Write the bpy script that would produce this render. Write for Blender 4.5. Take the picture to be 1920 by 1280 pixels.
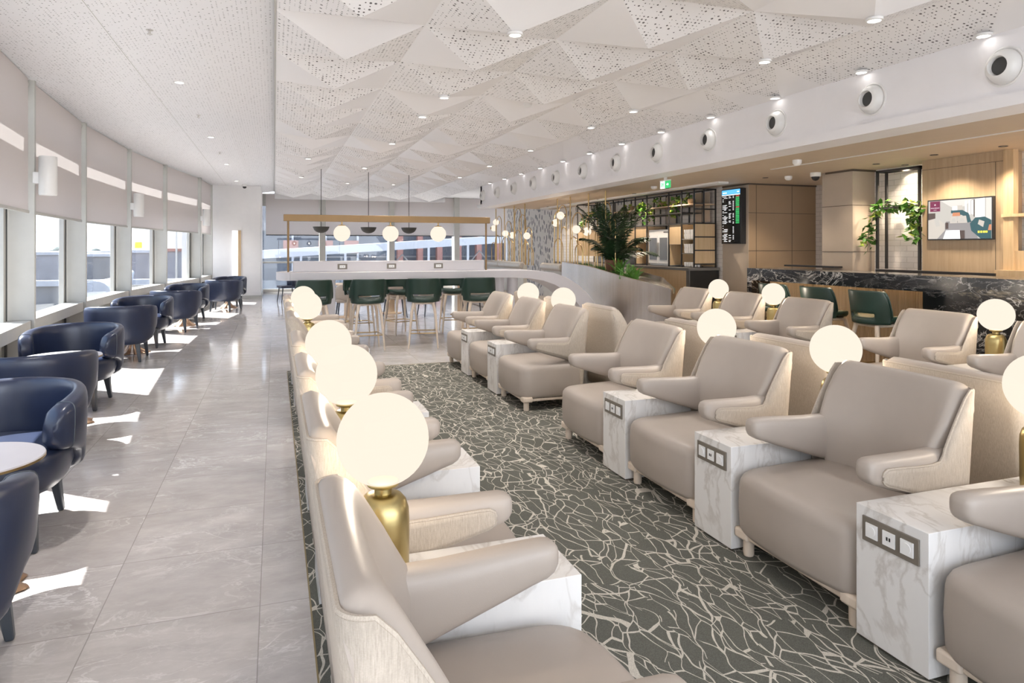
import bpy, bmesh, math, random
from mathutils import Vector, Matrix
random.seed(7)
PI = math.pi
SC = bpy.context.scene
COL = SC.collection
for o in list(bpy.data.objects):
    bpy.data.objects.remove(o)

# ------------------------------------------------------------------ camera
YAW = math.atan(445 / 1280)
cam_d = bpy.data.cameras.new('camera')
cam_d.sensor_width = 36
cam_d.lens = 24
cam_d.shift_y = -(640 - 464) / 1920
cam_d.clip_start = .05
cam_d.clip_end = 400
cam = bpy.data.objects.new('camera', cam_d)
COL.objects.link(cam)
cam.location = (0, 0, 1.55)
cam.rotation_euler = (PI / 2, 0, -YAW)
SC.camera = cam

# ------------------------------------------------------------------ world, sun, exposure
SC.view_settings.view_transform = 'Standard'
SC.view_settings.look = 'None'
SC.view_settings.gamma = 1
SC.view_settings.use_curve_mapping = False
SC.view_settings.exposure = 1.15
w = bpy.data.worlds.new('sky')
SC.world = w
w.use_nodes = True
nt = w.node_tree
nt.nodes.clear()
out = nt.nodes.new('ShaderNodeOutputWorld')
bg = nt.nodes.new('ShaderNodeBackground')
tc = nt.nodes.new('ShaderNodeTexCoord')
sp = nt.nodes.new('ShaderNodeSeparateXYZ')
cr = nt.nodes.new('ShaderNodeValToRGB')
nt.links.new(tc.outputs['Generated'], sp.inputs[0])
nt.links.new(sp.outputs['Z'], cr.inputs[0])
nt.links.new(cr.outputs[0], bg.inputs[0])
nt.links.new(bg.outputs[0], out.inputs[0])
e = cr.color_ramp.elements
e[0].position = 0.0
e[0].color = (.90, .93, .97, 1)
e[1].position = .6
e[1].color = (.52, .68, .95, 1)
bg.inputs[1].default_value = 3.1

sun_dir = Vector((.78, -.63, -1.084 * math.hypot(.78, .63))).normalized()
sd = bpy.data.lights.new('sun', 'SUN')
sd.energy = 38
sd.angle = math.radians(.5)
sd.color = (1, .96, .9)
sun = bpy.data.objects.new('sun', sd)
COL.objects.link(sun)
sun.rotation_euler = sun_dir.to_track_quat('-Z', 'Y').to_euler()

# ------------------------------------------------------------------ materials
MAT = {}
class NT:
    def __init__(s, name):
        s.m = bpy.data.materials.new(name)
        s.m.use_nodes = True
        s.t = s.m.node_tree
        s.b = s.t.nodes['Principled BSDF']
        MAT[name] = s.m
    def n(s, typ, **kw):
        nd = s.t.nodes.new('ShaderNode' + typ)
        for k, v in kw.items():
            if k.startswith('i_'):
                nd.inputs[k[2:].replace('_', ' ')].default_value = v
            elif k[0] == 'i' and k[1:].isdigit():
                nd.inputs[int(k[1:])].default_value = v
            else:
                setattr(nd, k, v)
        return nd
    def l(s, a, b):
        s.t.links.new(a, b)
    def math(s, op, a, b=None, c=None, clamp=False):
        nd = s.n('Math', operation=op)
        nd.use_clamp = clamp
        for i, v in enumerate((a, b, c)):
            if v is None:
                continue
            if isinstance(v, (int, float)):
                nd.inputs[i].default_value = v
            else:
                s.l(v, nd.inputs[i])
        return nd.outputs[0]
    def ramp(s, fac, stops):
        r = s.n('ValToRGB')
        s.l(fac, r.inputs[0])
        el = r.color_ramp.elements
        while len(el) < len(stops):
            el.new(.5)
        for q, (p_, c) in zip(el, stops):
            q.position = p_
            q.color = (*c, 1) if len(c) == 3 else c
        return r.outputs[0]
    def mix(s, fac, a, b, mode='MIX'):
        nd = s.n('Mix', data_type='RGBA', blend_type=mode)
        for v, i in ((fac, 0), (a, 6), (b, 7)):
            if isinstance(v, (int, float)):
                nd.inputs[i].default_value = v
            elif isinstance(v, tuple):
                nd.inputs[i].default_value = (*v, 1)
            else:
                s.l(v, nd.inputs[i])
        return nd.outputs[2]
    def obj(s, scale=(1, 1, 1), rot=(0, 0, 0), loc=(0, 0, 0), kind='Object'):
        tcn = s.n('TexCoord')
        mp = s.n('Mapping')
        mp.inputs['Scale'].default_value = scale
        mp.inputs['Rotation'].default_value = rot
        mp.inputs['Location'].default_value = loc
        s.l(tcn.outputs[kind], mp.inputs[0])
        return mp.outputs[0]
    def noise(s, vec, scale, detail=4, rough=.5, dist=0):
        nd = s.n('TexNoise', i_Scale=scale, i_Detail=detail, i_Roughness=rough, i_Distortion=dist)
        if vec is not None:
            s.l(vec, nd.inputs['Vector'])
        return nd.outputs[0]
    def bump(s, h, strength, dist=.01):
        b = s.n('Bump')
        b.inputs['Strength'].default_value = strength
        b.inputs['Distance'].default_value = dist
        s.l(h, b.inputs['Height'])
        s.l(b.outputs[0], s.b.inputs['Normal'])
    def setp(s, col=None, rough=None, metal=None, spec=None, emit=None, es=None):
        if col is not None:
            if isinstance(col, tuple):
                s.b.inputs['Base Color'].default_value = (*col, 1)
            else:
                s.l(col, s.b.inputs['Base Color'])
        if rough is not None:
            if isinstance(rough, (int, float)):
                s.b.inputs['Roughness'].default_value = rough
            else:
                s.l(rough, s.b.inputs['Roughness'])
        if metal is not None:
            s.b.inputs['Metallic'].default_value = metal
        if spec is not None:
            s.b.inputs['Specular IOR Level'].default_value = spec
        if emit is not None:
            if isinstance(emit, tuple):
                s.b.inputs['Emission Color'].default_value = (*emit, 1)
            else:
                s.l(emit, s.b.inputs['Emission Color'])
            s.b.inputs['Emission Strength'].default_value = es
        return s.m

def plain(name, col, rough=.5, metal=0, spec=.5, emit=None, es=None, var=.06, vs=6):
    s = NT(name)
    v = s.noise(s.obj(), vs, 3)
    dark = tuple(c * (1 - var) for c in col)
    light = tuple(min(1, c * (1 + var)) for c in col)
    s.setp(s.ramp(v, [(.3, dark), (.7, light)]), rough, metal, spec, emit, es)
    return s.m

plain('white_paint', (.80, .785, .78), .55, var=.015)
plain('table_white', (.62, .595, .61), .45, var=.01)
plain('bulkhead_white', (.88, .865, .88), .5, var=.01)
plain('beige_ceiling', (.60, .49, .375), .6, var=.02)
plain('navy_leather', (.017, .025, .056), .3, spec=.6, var=.1)
plain('navy_leg', (.055, .065, .08), .4)
plain('green_leather', (.014, .036, .026), .38, var=.1)
plain('black_metal', (.022, .02, .02), .4)
plain('dark_void', (.01, .01, .01), .6)
plain('brass', (.50, .35, .165), .3, 1, var=.05)
plain('gold_lamp_base', (.44, .35, .16), .34, 1, var=.04)
plain('beam_brass', (.27, .165, .07), .45, .35, var=.05)
plain('trim_brass', (.30, .23, .12), .5, .5)
plain('bronze_base', (.42, .28, .19), .3, 1)
plain('steel', (.62, .60, .57), .3, 1)
plain('tabletop_grey', (.60, .57, .585), .35, var=.02)
plain('frame_grey', (.50, .49, .455), .42, spec=.4, var=.03)
plain('frame_dark', (.06, .06, .06), .5)
plain('blind_head_shade', (.25, .24, .22), .6)
plain('plate_bronze', (.17, .145, .115), .4, var=.05)
plain('plastic_white', (.80, .79, .77), .3, var=.01)
plain('plastic_black', (.02, .02, .022), .3)
plain('counter_grey', (.13, .125, .12), .35)
plain('fridge_white', (.75, .76, .78), .3, var=.02)
plain('taupe_laminate', (.46, .385, .31), .45, spec=.3, var=.02)
plain('taupe_laminate_dark', (.35, .245, .155), .45, spec=.3, var=.02)
plain('seam', (.10, .075, .055), .7)
plain('terracotta', (.12, .05, .025), .6)
plain('basket', (.35, .24, .14), .8, var=.2, vs=60)
plain('grass_green', (.05, .16, .025), .6, var=.4, vs=30)
plain('palm_green', (.010, .032, .010), .45, var=.5, vs=14)
plain('ivy_green', (.05, .15, .015), .45, var=.6, vs=25)
plain('ivy_light', (.30, .40, .05), .45, var=.4, vs=25)
plain('fern_green', (.09, .25, .035), .5, var=.3, vs=25)
plain('stem_brown', (.06, .045, .02), .7)
plain('pendant_dark', (.05, .05, .045), .5)
plain('bolster_silver', (.50, .48, .45), .35, .4)
plain('cup_white', (.8, .78, .76), .3)
plain('ext_concrete', (.30, .285, .28), .8, var=.12, vs=.4)
plain('ext_building', (.36, .345, .36), .8, var=.15, vs=.3)
plain('ext_dark', (.12, .13, .15), .4, var=.2, vs=.5)
plain('ext_ground', (.10, .10, .105), .8, var=.1, vs=.2)
plain('ext_white', (.55, .55, .57), .5, var=.02)
plain('ext_red', (.40, .19, .15), .6, var=.15, vs=.5)
plain('ext_pink', (.50, .24, .24), .6, var=.1, vs=.5)
plain('ext_tree', (.06, .08, .075), .9, var=.3, vs=2)
plain('ext_yellow', (.85, .62, .05), .5)
plain('ext_blue', (.05, .10, .35), .5)
plain('exit_green', (.03, .38, .12), .4, emit=(.03, .42, .13), es=.5)
plain('exit_white', (.85, .9, .9), .4, emit=(.8, .95, .95), es=.6)
plain('screen_black', (.012, .013, .016), .25)
plain('screen_blue', (.05, .25, .6), .3, emit=(.08, .32, .68), es=.8)
plain('led_white', (.9, .9, .9), .3, emit=(1, 1, 1), es=.75)
plain('led_green', (.02, .4, .1), .3, emit=(.05, .5, .15), es=.5)
plain('led_red', (.5, .05, .05), .3, emit=(.6, .08, .06), es=.6)
plain('downlight_glow', (1, 1, 1), .4, emit=(1, .97, .93), es=2.5)
plain('slot_glow', (1, 1, 1), .4, emit=(1, .97, .95), es=.6)
plain('led_strip', (1, .8, .5), .4, emit=(1, .66, .30), es=9)
plain('concrete_floor_out', (.5, .5, .5), .7)

def leather():
    s = NT('taupe_leather')
    v = s.obj()
    n1 = s.noise(v, 3, 3)
    col = s.ramp(n1, [(.3, (.370, .315, .268)), (.7, (.405, .347, .297))])
    s.setp(col, .42, spec=.45)
    vo = s.n('TexVoronoi', i_Scale=420)
    s.l(v, vo.inputs['Vector'])
    s.bump(vo.outputs['Distance'], .06, .002)
leather()

def fabric():
    s = NT('beige_fabric')
    v = s.obj(scale=(1, 1, .09))
    n1 = s.noise(v, 420, 2, .5)
    n2 = s.noise(s.obj(scale=(.6, .6, 1)), 420, 2, .5)
    f = s.math('MULTIPLY_ADD', n1, .7, s.math('MULTIPLY', n2, .3))
    s.setp(s.ramp(f, [(.32, (.38, .325, .265)), (.68, (.51, .44, .365))]), .85, spec=.15)
    s.bump(f, .25, .004)
fabric()

def wood(name, c0, c1, c2, grain=26, rough=.45, rot=(0, 0, 0)):
    s = NT(name)
    v = s.obj(scale=(1, 1, .06), rot=rot)
    n1 = s.noise(v, grain, 6, .6, .3)
    n2 = s.noise(s.obj(scale=(1, 1, .03), rot=rot), grain * 4, 3, .6)
    f = s.math('MULTIPLY_ADD', n1, .7, s.math('MULTIPLY', n2, .3))
    s.setp(s.ramp(f, [(.3, c0), (.5, c1), (.7, c2)]), rough, spec=.35)
    s.bump(f, .08, .002)
wood('light_wood', (.50, .36, .235), (.60, .45, .31), (.68, .53, .38))
wood('pale_ash', (.60, .49, .39), (.68, .57, .46), (.74, .63, .52), 18)
wood('wall_wood', (.40, .285, .175), (.455, .335, .215), (.51, .38, .25), 30)
wood('cabinet_wood', (.50, .35, .20), (.58, .42, .25), (.64, .48, .30), 30)

def globe_glass(name, col, st, clear):
    s = NT(name)
    em = s.n('Emission')
    em.inputs[0].default_value = (*col, 1)
    em.inputs[1].default_value = st
    tr = s.n('BsdfTransparent')
    tr.inputs[0].default_value = (1, .97, .92, 1)
    mx = s.n('MixShader')
    mx.inputs[0].default_value = clear
    s.l(em.outputs[0], mx.inputs[1])
    s.l(tr.outputs[0], mx.inputs[2])
    s.l(mx.outputs[0], s.t.nodes['Material Output'].inputs[0])
globe_glass('globe_glow', (1, .885, .745), .48, .12)

def marble(name, base, vein, scale=3, stretch=(1, 1, 1), rot=(.5, .6, .4), w=.05, amount=.7, rough=.15, kind='Object'):
    s = NT(name)
    v = s.obj(scale=stretch, rot=rot, kind=kind)
    n1 = s.noise(v, scale, 6, .55, .8)
    r1 = s.math('ABSOLUTE', s.math('SUBTRACT', n1, .5))
    m1 = s.math('SUBTRACT', 1, s.math('DIVIDE', r1, w, clamp=True))
    n2 = s.noise(v, scale * .6, 3)
    m = s.math('MULTIPLY', m1, s.math('MULTIPLY_ADD', n2, 2.4, -.7, clamp=True))
    n3 = s.noise(v, scale * 1.4, 5, .6)
    cl = s.ramp(n3, [(.3, tuple(c * .93 for c in base)), (.7, base)])
    s.setp(s.mix(s.math('MULTIPLY', m, amount), cl, vein), rough, spec=.5)
marble('white_marble', (.76, .735, .705), (.42, .37, .32), 2.6, (1, 2.6, .8), (.9, .3, .5), .035, .75, .2)
marble('grey_marble_top', (.66, .64, .63), (.40, .38, .37), 4, (1, 3, 1), (0, 0, .5), .06, .5, .15)

def black_marble():
    s = NT('black_marble')
    v = s.obj(scale=(1, .45, 1.3), rot=(.5, 0, 0))
    n1 = s.noise(v, 2.6, 7, .62, 1.1)
    m1 = s.math('SUBTRACT', 1, s.math('DIVIDE', s.math('ABSOLUTE', s.math('SUBTRACT', n1, .5)), .018, clamp=True))
    n4 = s.noise(v, 5.5, 6, .6, 1.4)
    m4 = s.math('SUBTRACT', 1, s.math('DIVIDE', s.math('ABSOLUTE', s.math('SUBTRACT', n4, .52)), .014, clamp=True))
    n2 = s.noise(v, 1.5, 3)
    m = s.math('MULTIPLY', s.math('MAXIMUM', m1, s.math('MULTIPLY', m4, .6)), s.math('MULTIPLY_ADD', n2, 4, -1.1, clamp=True))
    n3 = s.noise(v, 1.3, 6, .6, 1.0)
    patch = s.ramp(n3, [(.60, (0, 0, 0)), (.68, (1, 1, 1))])
    pc = s.noise(v, 11, 6, .65, 1)
    pcol = s.ramp(pc, [(.45, (.02, .02, .02)), (.62, (.50, .42, .30))])
    base = s.mix(patch, (.010, .010, .012), pcol)
    s.setp(s.mix(m, base, (.60, .57, .54)), .16, spec=.6)
black_marble()

def floor_mat():
    s = NT('floor_marble')
    g = s.n('NewGeometry')
    sx = s.n('SeparateXYZ')
    s.l(g.outputs['Position'], sx.inputs[0])
    P = .64
    u = s.math('DIVIDE', s.math('ADD', sx.outputs[0], .06), P)
    v = s.math('DIVIDE', s.math('ADD', sx.outputs[1], .05), P)
    iu, iv = s.math('FLOOR', u), s.math('FLOOR', v)
    fu, fv = s.math('FRACT', u), s.math('FRACT', v)
    cmb = s.n('CombineXYZ')
    s.l(iu, cmb.inputs[0])
    s.l(iv, cmb.inputs[1])
    wn = s.n('TexWhiteNoise')
    s.l(cmb.outputs[0], wn.inputs['Vector'])
    add = s.n('VectorMath', operation='MULTIPLY_ADD')
    s.l(wn.outputs['Color'], add.inputs[0])
    add.inputs[1].default_value = (13, 13, 13)
    s.l(g.outputs['Position'], add.inputs[2])
    mp = s.n('Mapping')
    mp.inputs['Rotation'].default_value = (0, 0, .6)
    mp.inputs['Scale'].default_value = (1, 1.8, 1)
    s.l(add.outputs[0], mp.inputs[0])
    vv = mp.outputs[0]
    n1 = s.noise(vv, 2.2, 6, .6, .9)
    m1 = s.math('SUBTRACT', 1, s.math('DIVIDE', s.math('ABSOLUTE', s.math('SUBTRACT', n1, .5)), .022, clamp=True))
    n5 = s.noise(vv, 5.5, 6, .6, .6)
    m2 = s.math('SUBTRACT', 1, s.math('DIVIDE', s.math('ABSOLUTE', s.math('SUBTRACT', n5, .52)), .022, clamp=True))
    n2 = s.noise(vv, 1.3, 2)
    m = s.math('MULTIPLY', s.math('MAXIMUM', m1, s.math('MULTIPLY', m2, .5)), s.math('MULTIPLY_ADD', n2, 3.5, -1.4, clamp=True))
    n3 = s.noise(vv, 4, 6, .65)
    base = s.ramp(n3, [(.3, (.425, .390, .370)), (.7, (.555, .515, .490))])
    base = s.mix(s.math('MULTIPLY', wn.outputs['Value'], .22), base, (.38, .345, .325))
    c = s.mix(s.math('MULTIPLY', m, .7), base, (.80, .78, .76))
    e1 = s.math('MINIMUM', s.math('MINIMUM', fu, s.math('SUBTRACT', 1, fu)), s.math('MINIMUM', fv, s.math('SUBTRACT', 1, fv)))
    gr = s.math('LESS_THAN', e1, .0035)
    c = s.mix(s.math('MULTIPLY', gr, .6), c, (.22, .20, .18))
    s.setp(c, .09, spec=.5)
floor_mat()

def carpet_mat():
    s = NT('carpet_leaf')
    v0 = s.obj()
    nz = s.n('TexNoise', i_Scale=2.6, i_Detail=2)
    s.l(v0, nz.inputs['Vector'])
    va = s.n('VectorMath', operation='MULTIPLY_ADD')
    s.l(nz.outputs['Color'], va.inputs[0])
    va.inputs[1].default_value = (.24, .24, 0)
    s.l(v0, va.inputs[2])
    def lay(rot, sc, scale, wid):
        mp = s.n('Mapping')
        mp.inputs['Rotation'].default_value = (0, 0, rot)
        mp.inputs['Scale'].default_value = sc
        s.l(va.outputs[0], mp.inputs[0])
        vo = s.n('TexVoronoi', feature='DISTANCE_TO_EDGE', i_Scale=scale)
        s.l(mp.outputs[0], vo.inputs['Vector'])
        wn = s.noise(v0, 9, 2)
        th = s.math('MULTIPLY', wn, wid * 2)
        return s.math('LESS_THAN', vo.outputs['Distance'], th)
    a = lay(.9, (1, .40, 1), 14.5, .023)
    b = lay(-.5, (1, .36, 1), 13.5, .021)
    msk = s.math('GREATER_THAN', s.noise(v0, 2.3, 1), .5)
    line = s.math('MAXIMUM', s.math('MULTIPLY', a, msk), s.math('MULTIPLY', b, s.math('SUBTRACT', 1, msk)))
    c3 = s.math('MULTIPLY', lay(.1, (1, .45, 1), 6.0, .013), 1)
    line = s.math('MAXIMUM', line, c3)
    tuft = s.noise(v0, 260, 2, .7)
    dark = s.ramp(tuft, [(.3, (.085, .085, .070)), (.7, (.155, .152, .130))])
    lite = s.ramp(tuft, [(.3, (.42, .38, .32)), (.7, (.66, .61, .53))])
    s.setp(s.mix(line, dark, lite), .95, spec=.1)
    s.bump(s.math('MULTIPLY_ADD', line, .5, tuft), .4, .006)
carpet_mat()

def perf(name, base, hole=(.13, .12, .12), cell=.036, frac=.62, rmax=.30):
    s = NT(name)
    v0 = s.obj(scale=(1, 1, 0))
    vo = s.n('TexVoronoi', i_Scale=1 / cell)
    vo.voronoi_dimensions = '2D'
    vo.inputs['Randomness'].default_value = .0
    s.l(v0, vo.inputs['Vector'])
    sc_ = s.n('SeparateColor')
    s.l(vo.outputs['Color'], sc_.inputs[0])
    on = s.math('LESS_THAN', sc_.outputs[1], frac)
    r = s.math('MULTIPLY_ADD', s.math('POWER', sc_.outputs[0], 3), rmax - .11, .11)
    hol = s.math('MULTIPLY', s.math('LESS_THAN', vo.outputs['Distance'], r), on)
    s.setp(s.mix(hol, base, hole), .5, spec=.35)
perf('ceiling_perforated', (.86, .84, .835))
perf('ceiling_perforated_flat', (.87, .86, .87), hole=(.22, .21, .21), frac=.5, rmax=.22)
s_ = NT('ceiling_plain')
s_.setp((.87, .85, .85), .38, spec=.4)

def brick_tile():
    s = NT('white_brick_tile')
    g = s.n('NewGeometry')
    sx = s.n('SeparateXYZ')
    s.l(g.outputs['Position'], sx.inputs[0])
    cm = s.n('CombineXYZ')
    s.l(s.math('ADD', sx.outputs[0], sx.outputs[1]), cm.inputs[0])
    s.l(sx.outputs[2], cm.inputs[1])
    br = s.n('TexBrick', i_Scale=1.0)
    br.inputs['Brick Width'].default_value = .20
    br.inputs['Row Height'].default_value = .075
    br.inputs['Mortar Size'].default_value = .004
    br.inputs['Color1'].default_value = (.74, .71, .69, 1)
    br.inputs['Color2'].default_value = (.80, .77, .75, 1)
    br.inputs['Mortar'].default_value = (.58, .55, .53, 1)
    s.l(cm.outputs[0], br.inputs['Vector'])
    s.setp(br.outputs['Color'], .22, spec=.5)
    nn = s.noise(g.outputs['Position'], 22, 2)
    h = s.math('MULTIPLY_ADD', nn, .5, s.math('MULTIPLY', br.outputs['Fac'], -1))
    s.bump(h, .35, .01)
brick_tile()

def leaf_wall():
    s = NT('leaf_wallpaper')
    v = s.obj(scale=(1, 1, .5), rot=(.6, 0, 0))
    vo = s.n('TexVoronoi', i_Scale=9)
    s.l(v, vo.inputs['Vector'])
    f = s.math('LESS_THAN', vo.outputs['Distance'], .36)
    s.setp(s.mix(f, (.72, .70, .68), (.20, .21, .23)), .6)
leaf_wall()

def brushed():
    s = NT('brushed_metal')
    v = s.obj(scale=(1, 1, .02))
    n1 = s.noise(v, 60, 4, .6)
    n2 = s.noise(s.obj(scale=(1, 1, 0)), 2.2, 2)
    f = s.math('MULTIPLY_ADD', n1, .4, s.math('MULTIPLY', n2, .6))
    s.setp(s.ramp(f, [(.3, (.50, .44, .38)), (.7, (.74, .70, .66))]), .27, 1)
brushed()

def blind_mat():
    s = NT('blind_fabric')
    nd = s.t.nodes
    o_ = nd['Material Output']
    d = s.n('BsdfDiffuse')
    t = s.n('BsdfTranslucent')
    n1 = s.noise(s.obj(), 500, 2)
    c = s.ramp(n1, [(.3, (.64, .59, .57)), (.7, (.72, .67, .65))])
    s.l(c, d.inputs[0])
    s.l(c, t.inputs[0])
    mx = s.n('MixShader')
    mx.inputs[0].default_value = .16
    s.l(d.outputs[0], mx.inputs[1])
    s.l(t.outputs[0], mx.inputs[2])
    s.l(mx.outputs[0], o_.inputs[0])
blind_mat()

def glass_mat(name, tint, refl):
    s = NT(name)
    o_ = s.t.nodes['Material Output']
    tr = s.n('BsdfTransparent')
    tr.inputs[0].default_value = (*tint, 1)
    gl = s.n('BsdfGlossy')
    gl.inputs['Roughness'].default_value = .02
    mx = s.n('MixShader')
    fr = s.n('LayerWeight')
    s.l(s.math('MULTIPLY_ADD', s.math('POWER', fr.outputs['Facing'], 4), .35 * refl, .035 * refl), mx.inputs[0])
    s.l(tr.outputs[0], mx.inputs[1])
    s.l(gl.outputs[0], mx.inputs[2])
    s.l(mx.outputs[0], o_.inputs[0])
glass_mat('window_glass', (.56, .575, .59), 1.0)
glass_mat('fridge_glass', (.8, .85, .9), 3.0)
plain('fridge_glass_dark', (.16, .18, .21), .05, spec=.8)

def fluted():
    s = NT('fluted_wood')
    v = s.obj(scale=(1, 1, .05))
    n1 = s.noise(v, 40, 4)
    s.setp(s.ramp(n1, [(.3, (.50, .35, .20)), (.7, (.62, .46, .28))]), .5)
fluted()

# ------------------------------------------------------------------ mesh helpers
class M:
    def __init__(s):
        s.v, s.f, s.mi, s.cur = [], [], [], 0
    def add(s, vs, fs):
        b = len(s.v)
        s.v += [tuple(q) for q in vs]
        for f in fs:
            s.f.append(tuple(b + i for i in f))
            s.mi.append(s.cur)
        return s
    def box(s, x0, x1, y0, y1, z0, z1):
        vs = [(x, y, z) for z in (z0, z1) for y in (y0, y1) for x in (x0, x1)]
        return s.add(vs, [(0, 2, 3, 1), (4, 5, 7, 6), (0, 1, 5, 4), (2, 6, 7, 3), (0, 4, 6, 2), (1, 3, 7, 5)])
    def obox(s, c, ax, ay, hx, hy, z0, z1):
        c, ax, ay = Vector(c), Vector(ax), Vector(ay)
        vs = []
        for z in (z0, z1):
            for sy in (-1, 1):
                for sx in (-1, 1):
                    p_ = c + ax * hx * sx + ay * hy * sy
                    vs.append((p_.x, p_.y, z))
        return s.add(vs, [(0, 2, 3, 1), (4, 5, 7, 6), (0, 1, 5, 4), (2, 6, 7, 3), (0, 4, 6, 2), (1, 3, 7, 5)])
    def lathe(s, prof, n=24, c=(0, 0, 0), fold=0, amp=0, axis='Z'):
        b = []
        for r, z in prof:
            for i in range(n):
                a = 2 * PI * i / n
                rr = r * (1 + amp * math.cos(fold * a)) if fold else r
                if axis == 'Z':
                    b.append((c[0] + rr * math.cos(a), c[1] + rr * math.sin(a), c[2] + z))
                elif axis == 'X':
                    b.append((c[0] + z, c[1] + rr * math.cos(a), c[2] + rr * math.sin(a)))
                else:
                    b.append((c[0] + rr * math.cos(a), c[1] + z, c[2] + rr * math.sin(a)))
        fs = []
        for k in range(len(prof) - 1):
            for i in range(n):
                j = (i + 1) % n
                fs.append((k * n + i, k * n + j, (k + 1) * n + j, (k + 1) * n + i))
        fs.append(tuple(range(n - 1, -1, -1)))
        fs.append(tuple((len(prof) - 1) * n + i for i in range(n)))
        return s.add(b, fs)
    def loops(s, rows, closed=True, caps=True):
        n = len(rows[0])
        vs = [p_ for r in rows for p_ in r]
        fs = []
        for k in range(len(rows) - 1):
            for i in range(n if closed else n - 1):
                j = (i + 1) % n
                fs.append((k * n + i, k * n + j, (k + 1) * n + j, (k + 1) * n + i))
        if caps and closed:
            fs.append(tuple(range(n - 1, -1, -1)))
            fs.append(tuple((len(rows) - 1) * n + i for i in range(n)))
        return s.add(vs, fs)
    def tube(s, pts, r, n=10):
        pts = [Vector(q) for q in pts]
        rs = r if isinstance(r, (list, tuple)) else [r] * len(pts)
        rows = []
        up = Vector((0, 0, 1))
        t0 = (pts[1] - pts[0]).normalized()
        a = t0.cross(up)
        if a.length < 1e-3:
            a = Vector((1, 0, 0))
        a.normalize()
        for k, p_ in enumerate(pts):
            if k == 0:
                t = pts[1] - pts[0]
            elif k == len(pts) - 1:
                t = pts[-1] - pts[-2]
            else:
                t = (pts[k + 1] - pts[k]).normalized() + (pts[k] - pts[k - 1]).normalized()
            t.normalize()
            a = (a - t * a.dot(t)).normalized()
            b = t.cross(a)
            rows.append([tuple(p_ + (a * math.cos(2 * PI * i / n) + b * math.sin(2 * PI * i / n)) * rs[k]) for i in range(n)])
        return s.loops(rows)
    def sphere(s, c, r, n=32, m=16):
        prof = []
        for k in range(m + 1):
            t = -PI / 2 + PI * k / m
            prof.append((max(1e-4, r * math.cos(t)), r * math.sin(t)))
        return s.lathe(prof, n, c)
    def prism(s, pts, h, plane='XY', base=0):
        n = len(pts)
        def mk(a, b, c):
            return {'XY': (a, b, c), 'XZ': (a, c, b), 'YZ': (c, a, b)}[plane]
        vs = [mk(a, b, base) for a, b in pts] + [mk(a, b, base + h) for a, b in pts]
        fs = [tuple(range(n - 1, -1, -1)), tuple(range(n, 2 * n))]
        fs += [(i, (i + 1) % n, n + (i + 1) % n, n + i) for i in range(n)]
        return s.add(vs, fs)

def obj(name, m, mats, parent=None, bevel=0, seg=2, angle=38, solid=0, sub=0):
    me = bpy.data.meshes.new(name)
    me.from_pydata(m.v, [], m.f)
    assert max(max(f) for f in m.f) < len(m.v), name
    if isinstance(mats, str):
        mats = [mats]
    for q in mats:
        me.materials.append(MAT[q])
    me.polygons.foreach_set('material_index', m.mi)
    bm = bmesh.new()
    bm.from_mesh(me)
    bmesh.ops.recalc_face_normals(bm, faces=bm.faces)
    bm.to_mesh(me)
    bm.free()
    me.polygons.foreach_set('use_smooth', [True] * len(me.polygons))
    me.set_sharp_from_angle(angle=math.radians(angle))
    me.update()
    o = bpy.data.objects.new(name, me)
    COL.objects.link(o)
    if parent:
        o.parent = parent
    if solid:
        md = o.modifiers.new('solid', 'SOLIDIFY')
        md.thickness = solid
        md.offset = 0
    if sub:
        md = o.modifiers.new('sub', 'SUBSURF')
        md.levels = md.render_levels = sub
    if bevel:
        md = o.modifiers.new('bevel', 'BEVEL')
        md.width = bevel
        md.segments = seg
        md.limit_method = 'ANGLE'
        md.angle_limit = math.radians(40)
    return o

def thing(name, label, cat, loc=(0, 0, 0), rz=0, group=None):
    o = bpy.data.objects.new(name, None)
    o.empty_display_size = .1
    COL.objects.link(o)
    o.location = loc
    o.rotation_euler = (0, 0, rz)
    o['label'] = label
    o['category'] = cat
    if group:
        o['group'] = group
    return o
def tag(o, label, cat, group=None, kind=None):
    o['label'] = label
    o['category'] = cat
    if group:
        o['group'] = group
    if kind:
        o['kind'] = kind
    return o
def struct(name, m, mats, parent=None, **kw):
    o = obj(name, m, mats, parent, **kw)
    if not parent:
        o['kind'] = 'structure'
    return o
KIDS = {}
def dup(root, loc, rz, label, group=None):
    if root not in KIDS:
        ch = {}
        for o in COL.objects:
            if o.parent:
                ch.setdefault(o.parent, []).append(o)
        KIDS[root] = [(c, ch.get(c, [])) for c in ch.get(root, [])]
    r = root.copy()
    COL.objects.link(r)
    r.location = loc
    r.rotation_euler = (0, 0, rz)
    r['label'] = label
    if group:
        r['group'] = group
    for c, gs in KIDS[root]:
        d = c.copy()
        COL.objects.link(d)
        d.parent = r
        for g in gs:
            h = g.copy()
            COL.objects.link(h)
            h.parent = d
    return r
def place(first, used, loc, rz, label, group=None):
    """the first call moves the original itself, later ones copy it"""
    if not used:
        used.append(1)
        first.location = loc
        first.rotation_euler = (0, 0, rz)
        first['label'] = label
        if group:
            first['group'] = group
        return first
    return dup(first, loc, rz, label, group)
ORD = ['nearest', 'second nearest', 'third nearest', 'fourth nearest', 'fifth nearest', 'sixth nearest', 'seventh nearest',
       'eighth nearest', 'ninth nearest', 'tenth nearest', 'eleventh nearest', 'twelfth nearest', 'thirteenth nearest', 'fourteenth nearest', 'fifteenth nearest', 'sixteenth nearest']
def lerp(a, b, t):
    return a + (b - a) * t
def interp(tab, x):
    if x <= tab[0][0]:
        return tab[0][1]
    for (a, b), (c, d) in zip(tab, tab[1:]):
        if x <= c:
            return lerp(b, d, (x - a) / (c - a))
    return tab[-1][1]

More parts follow.
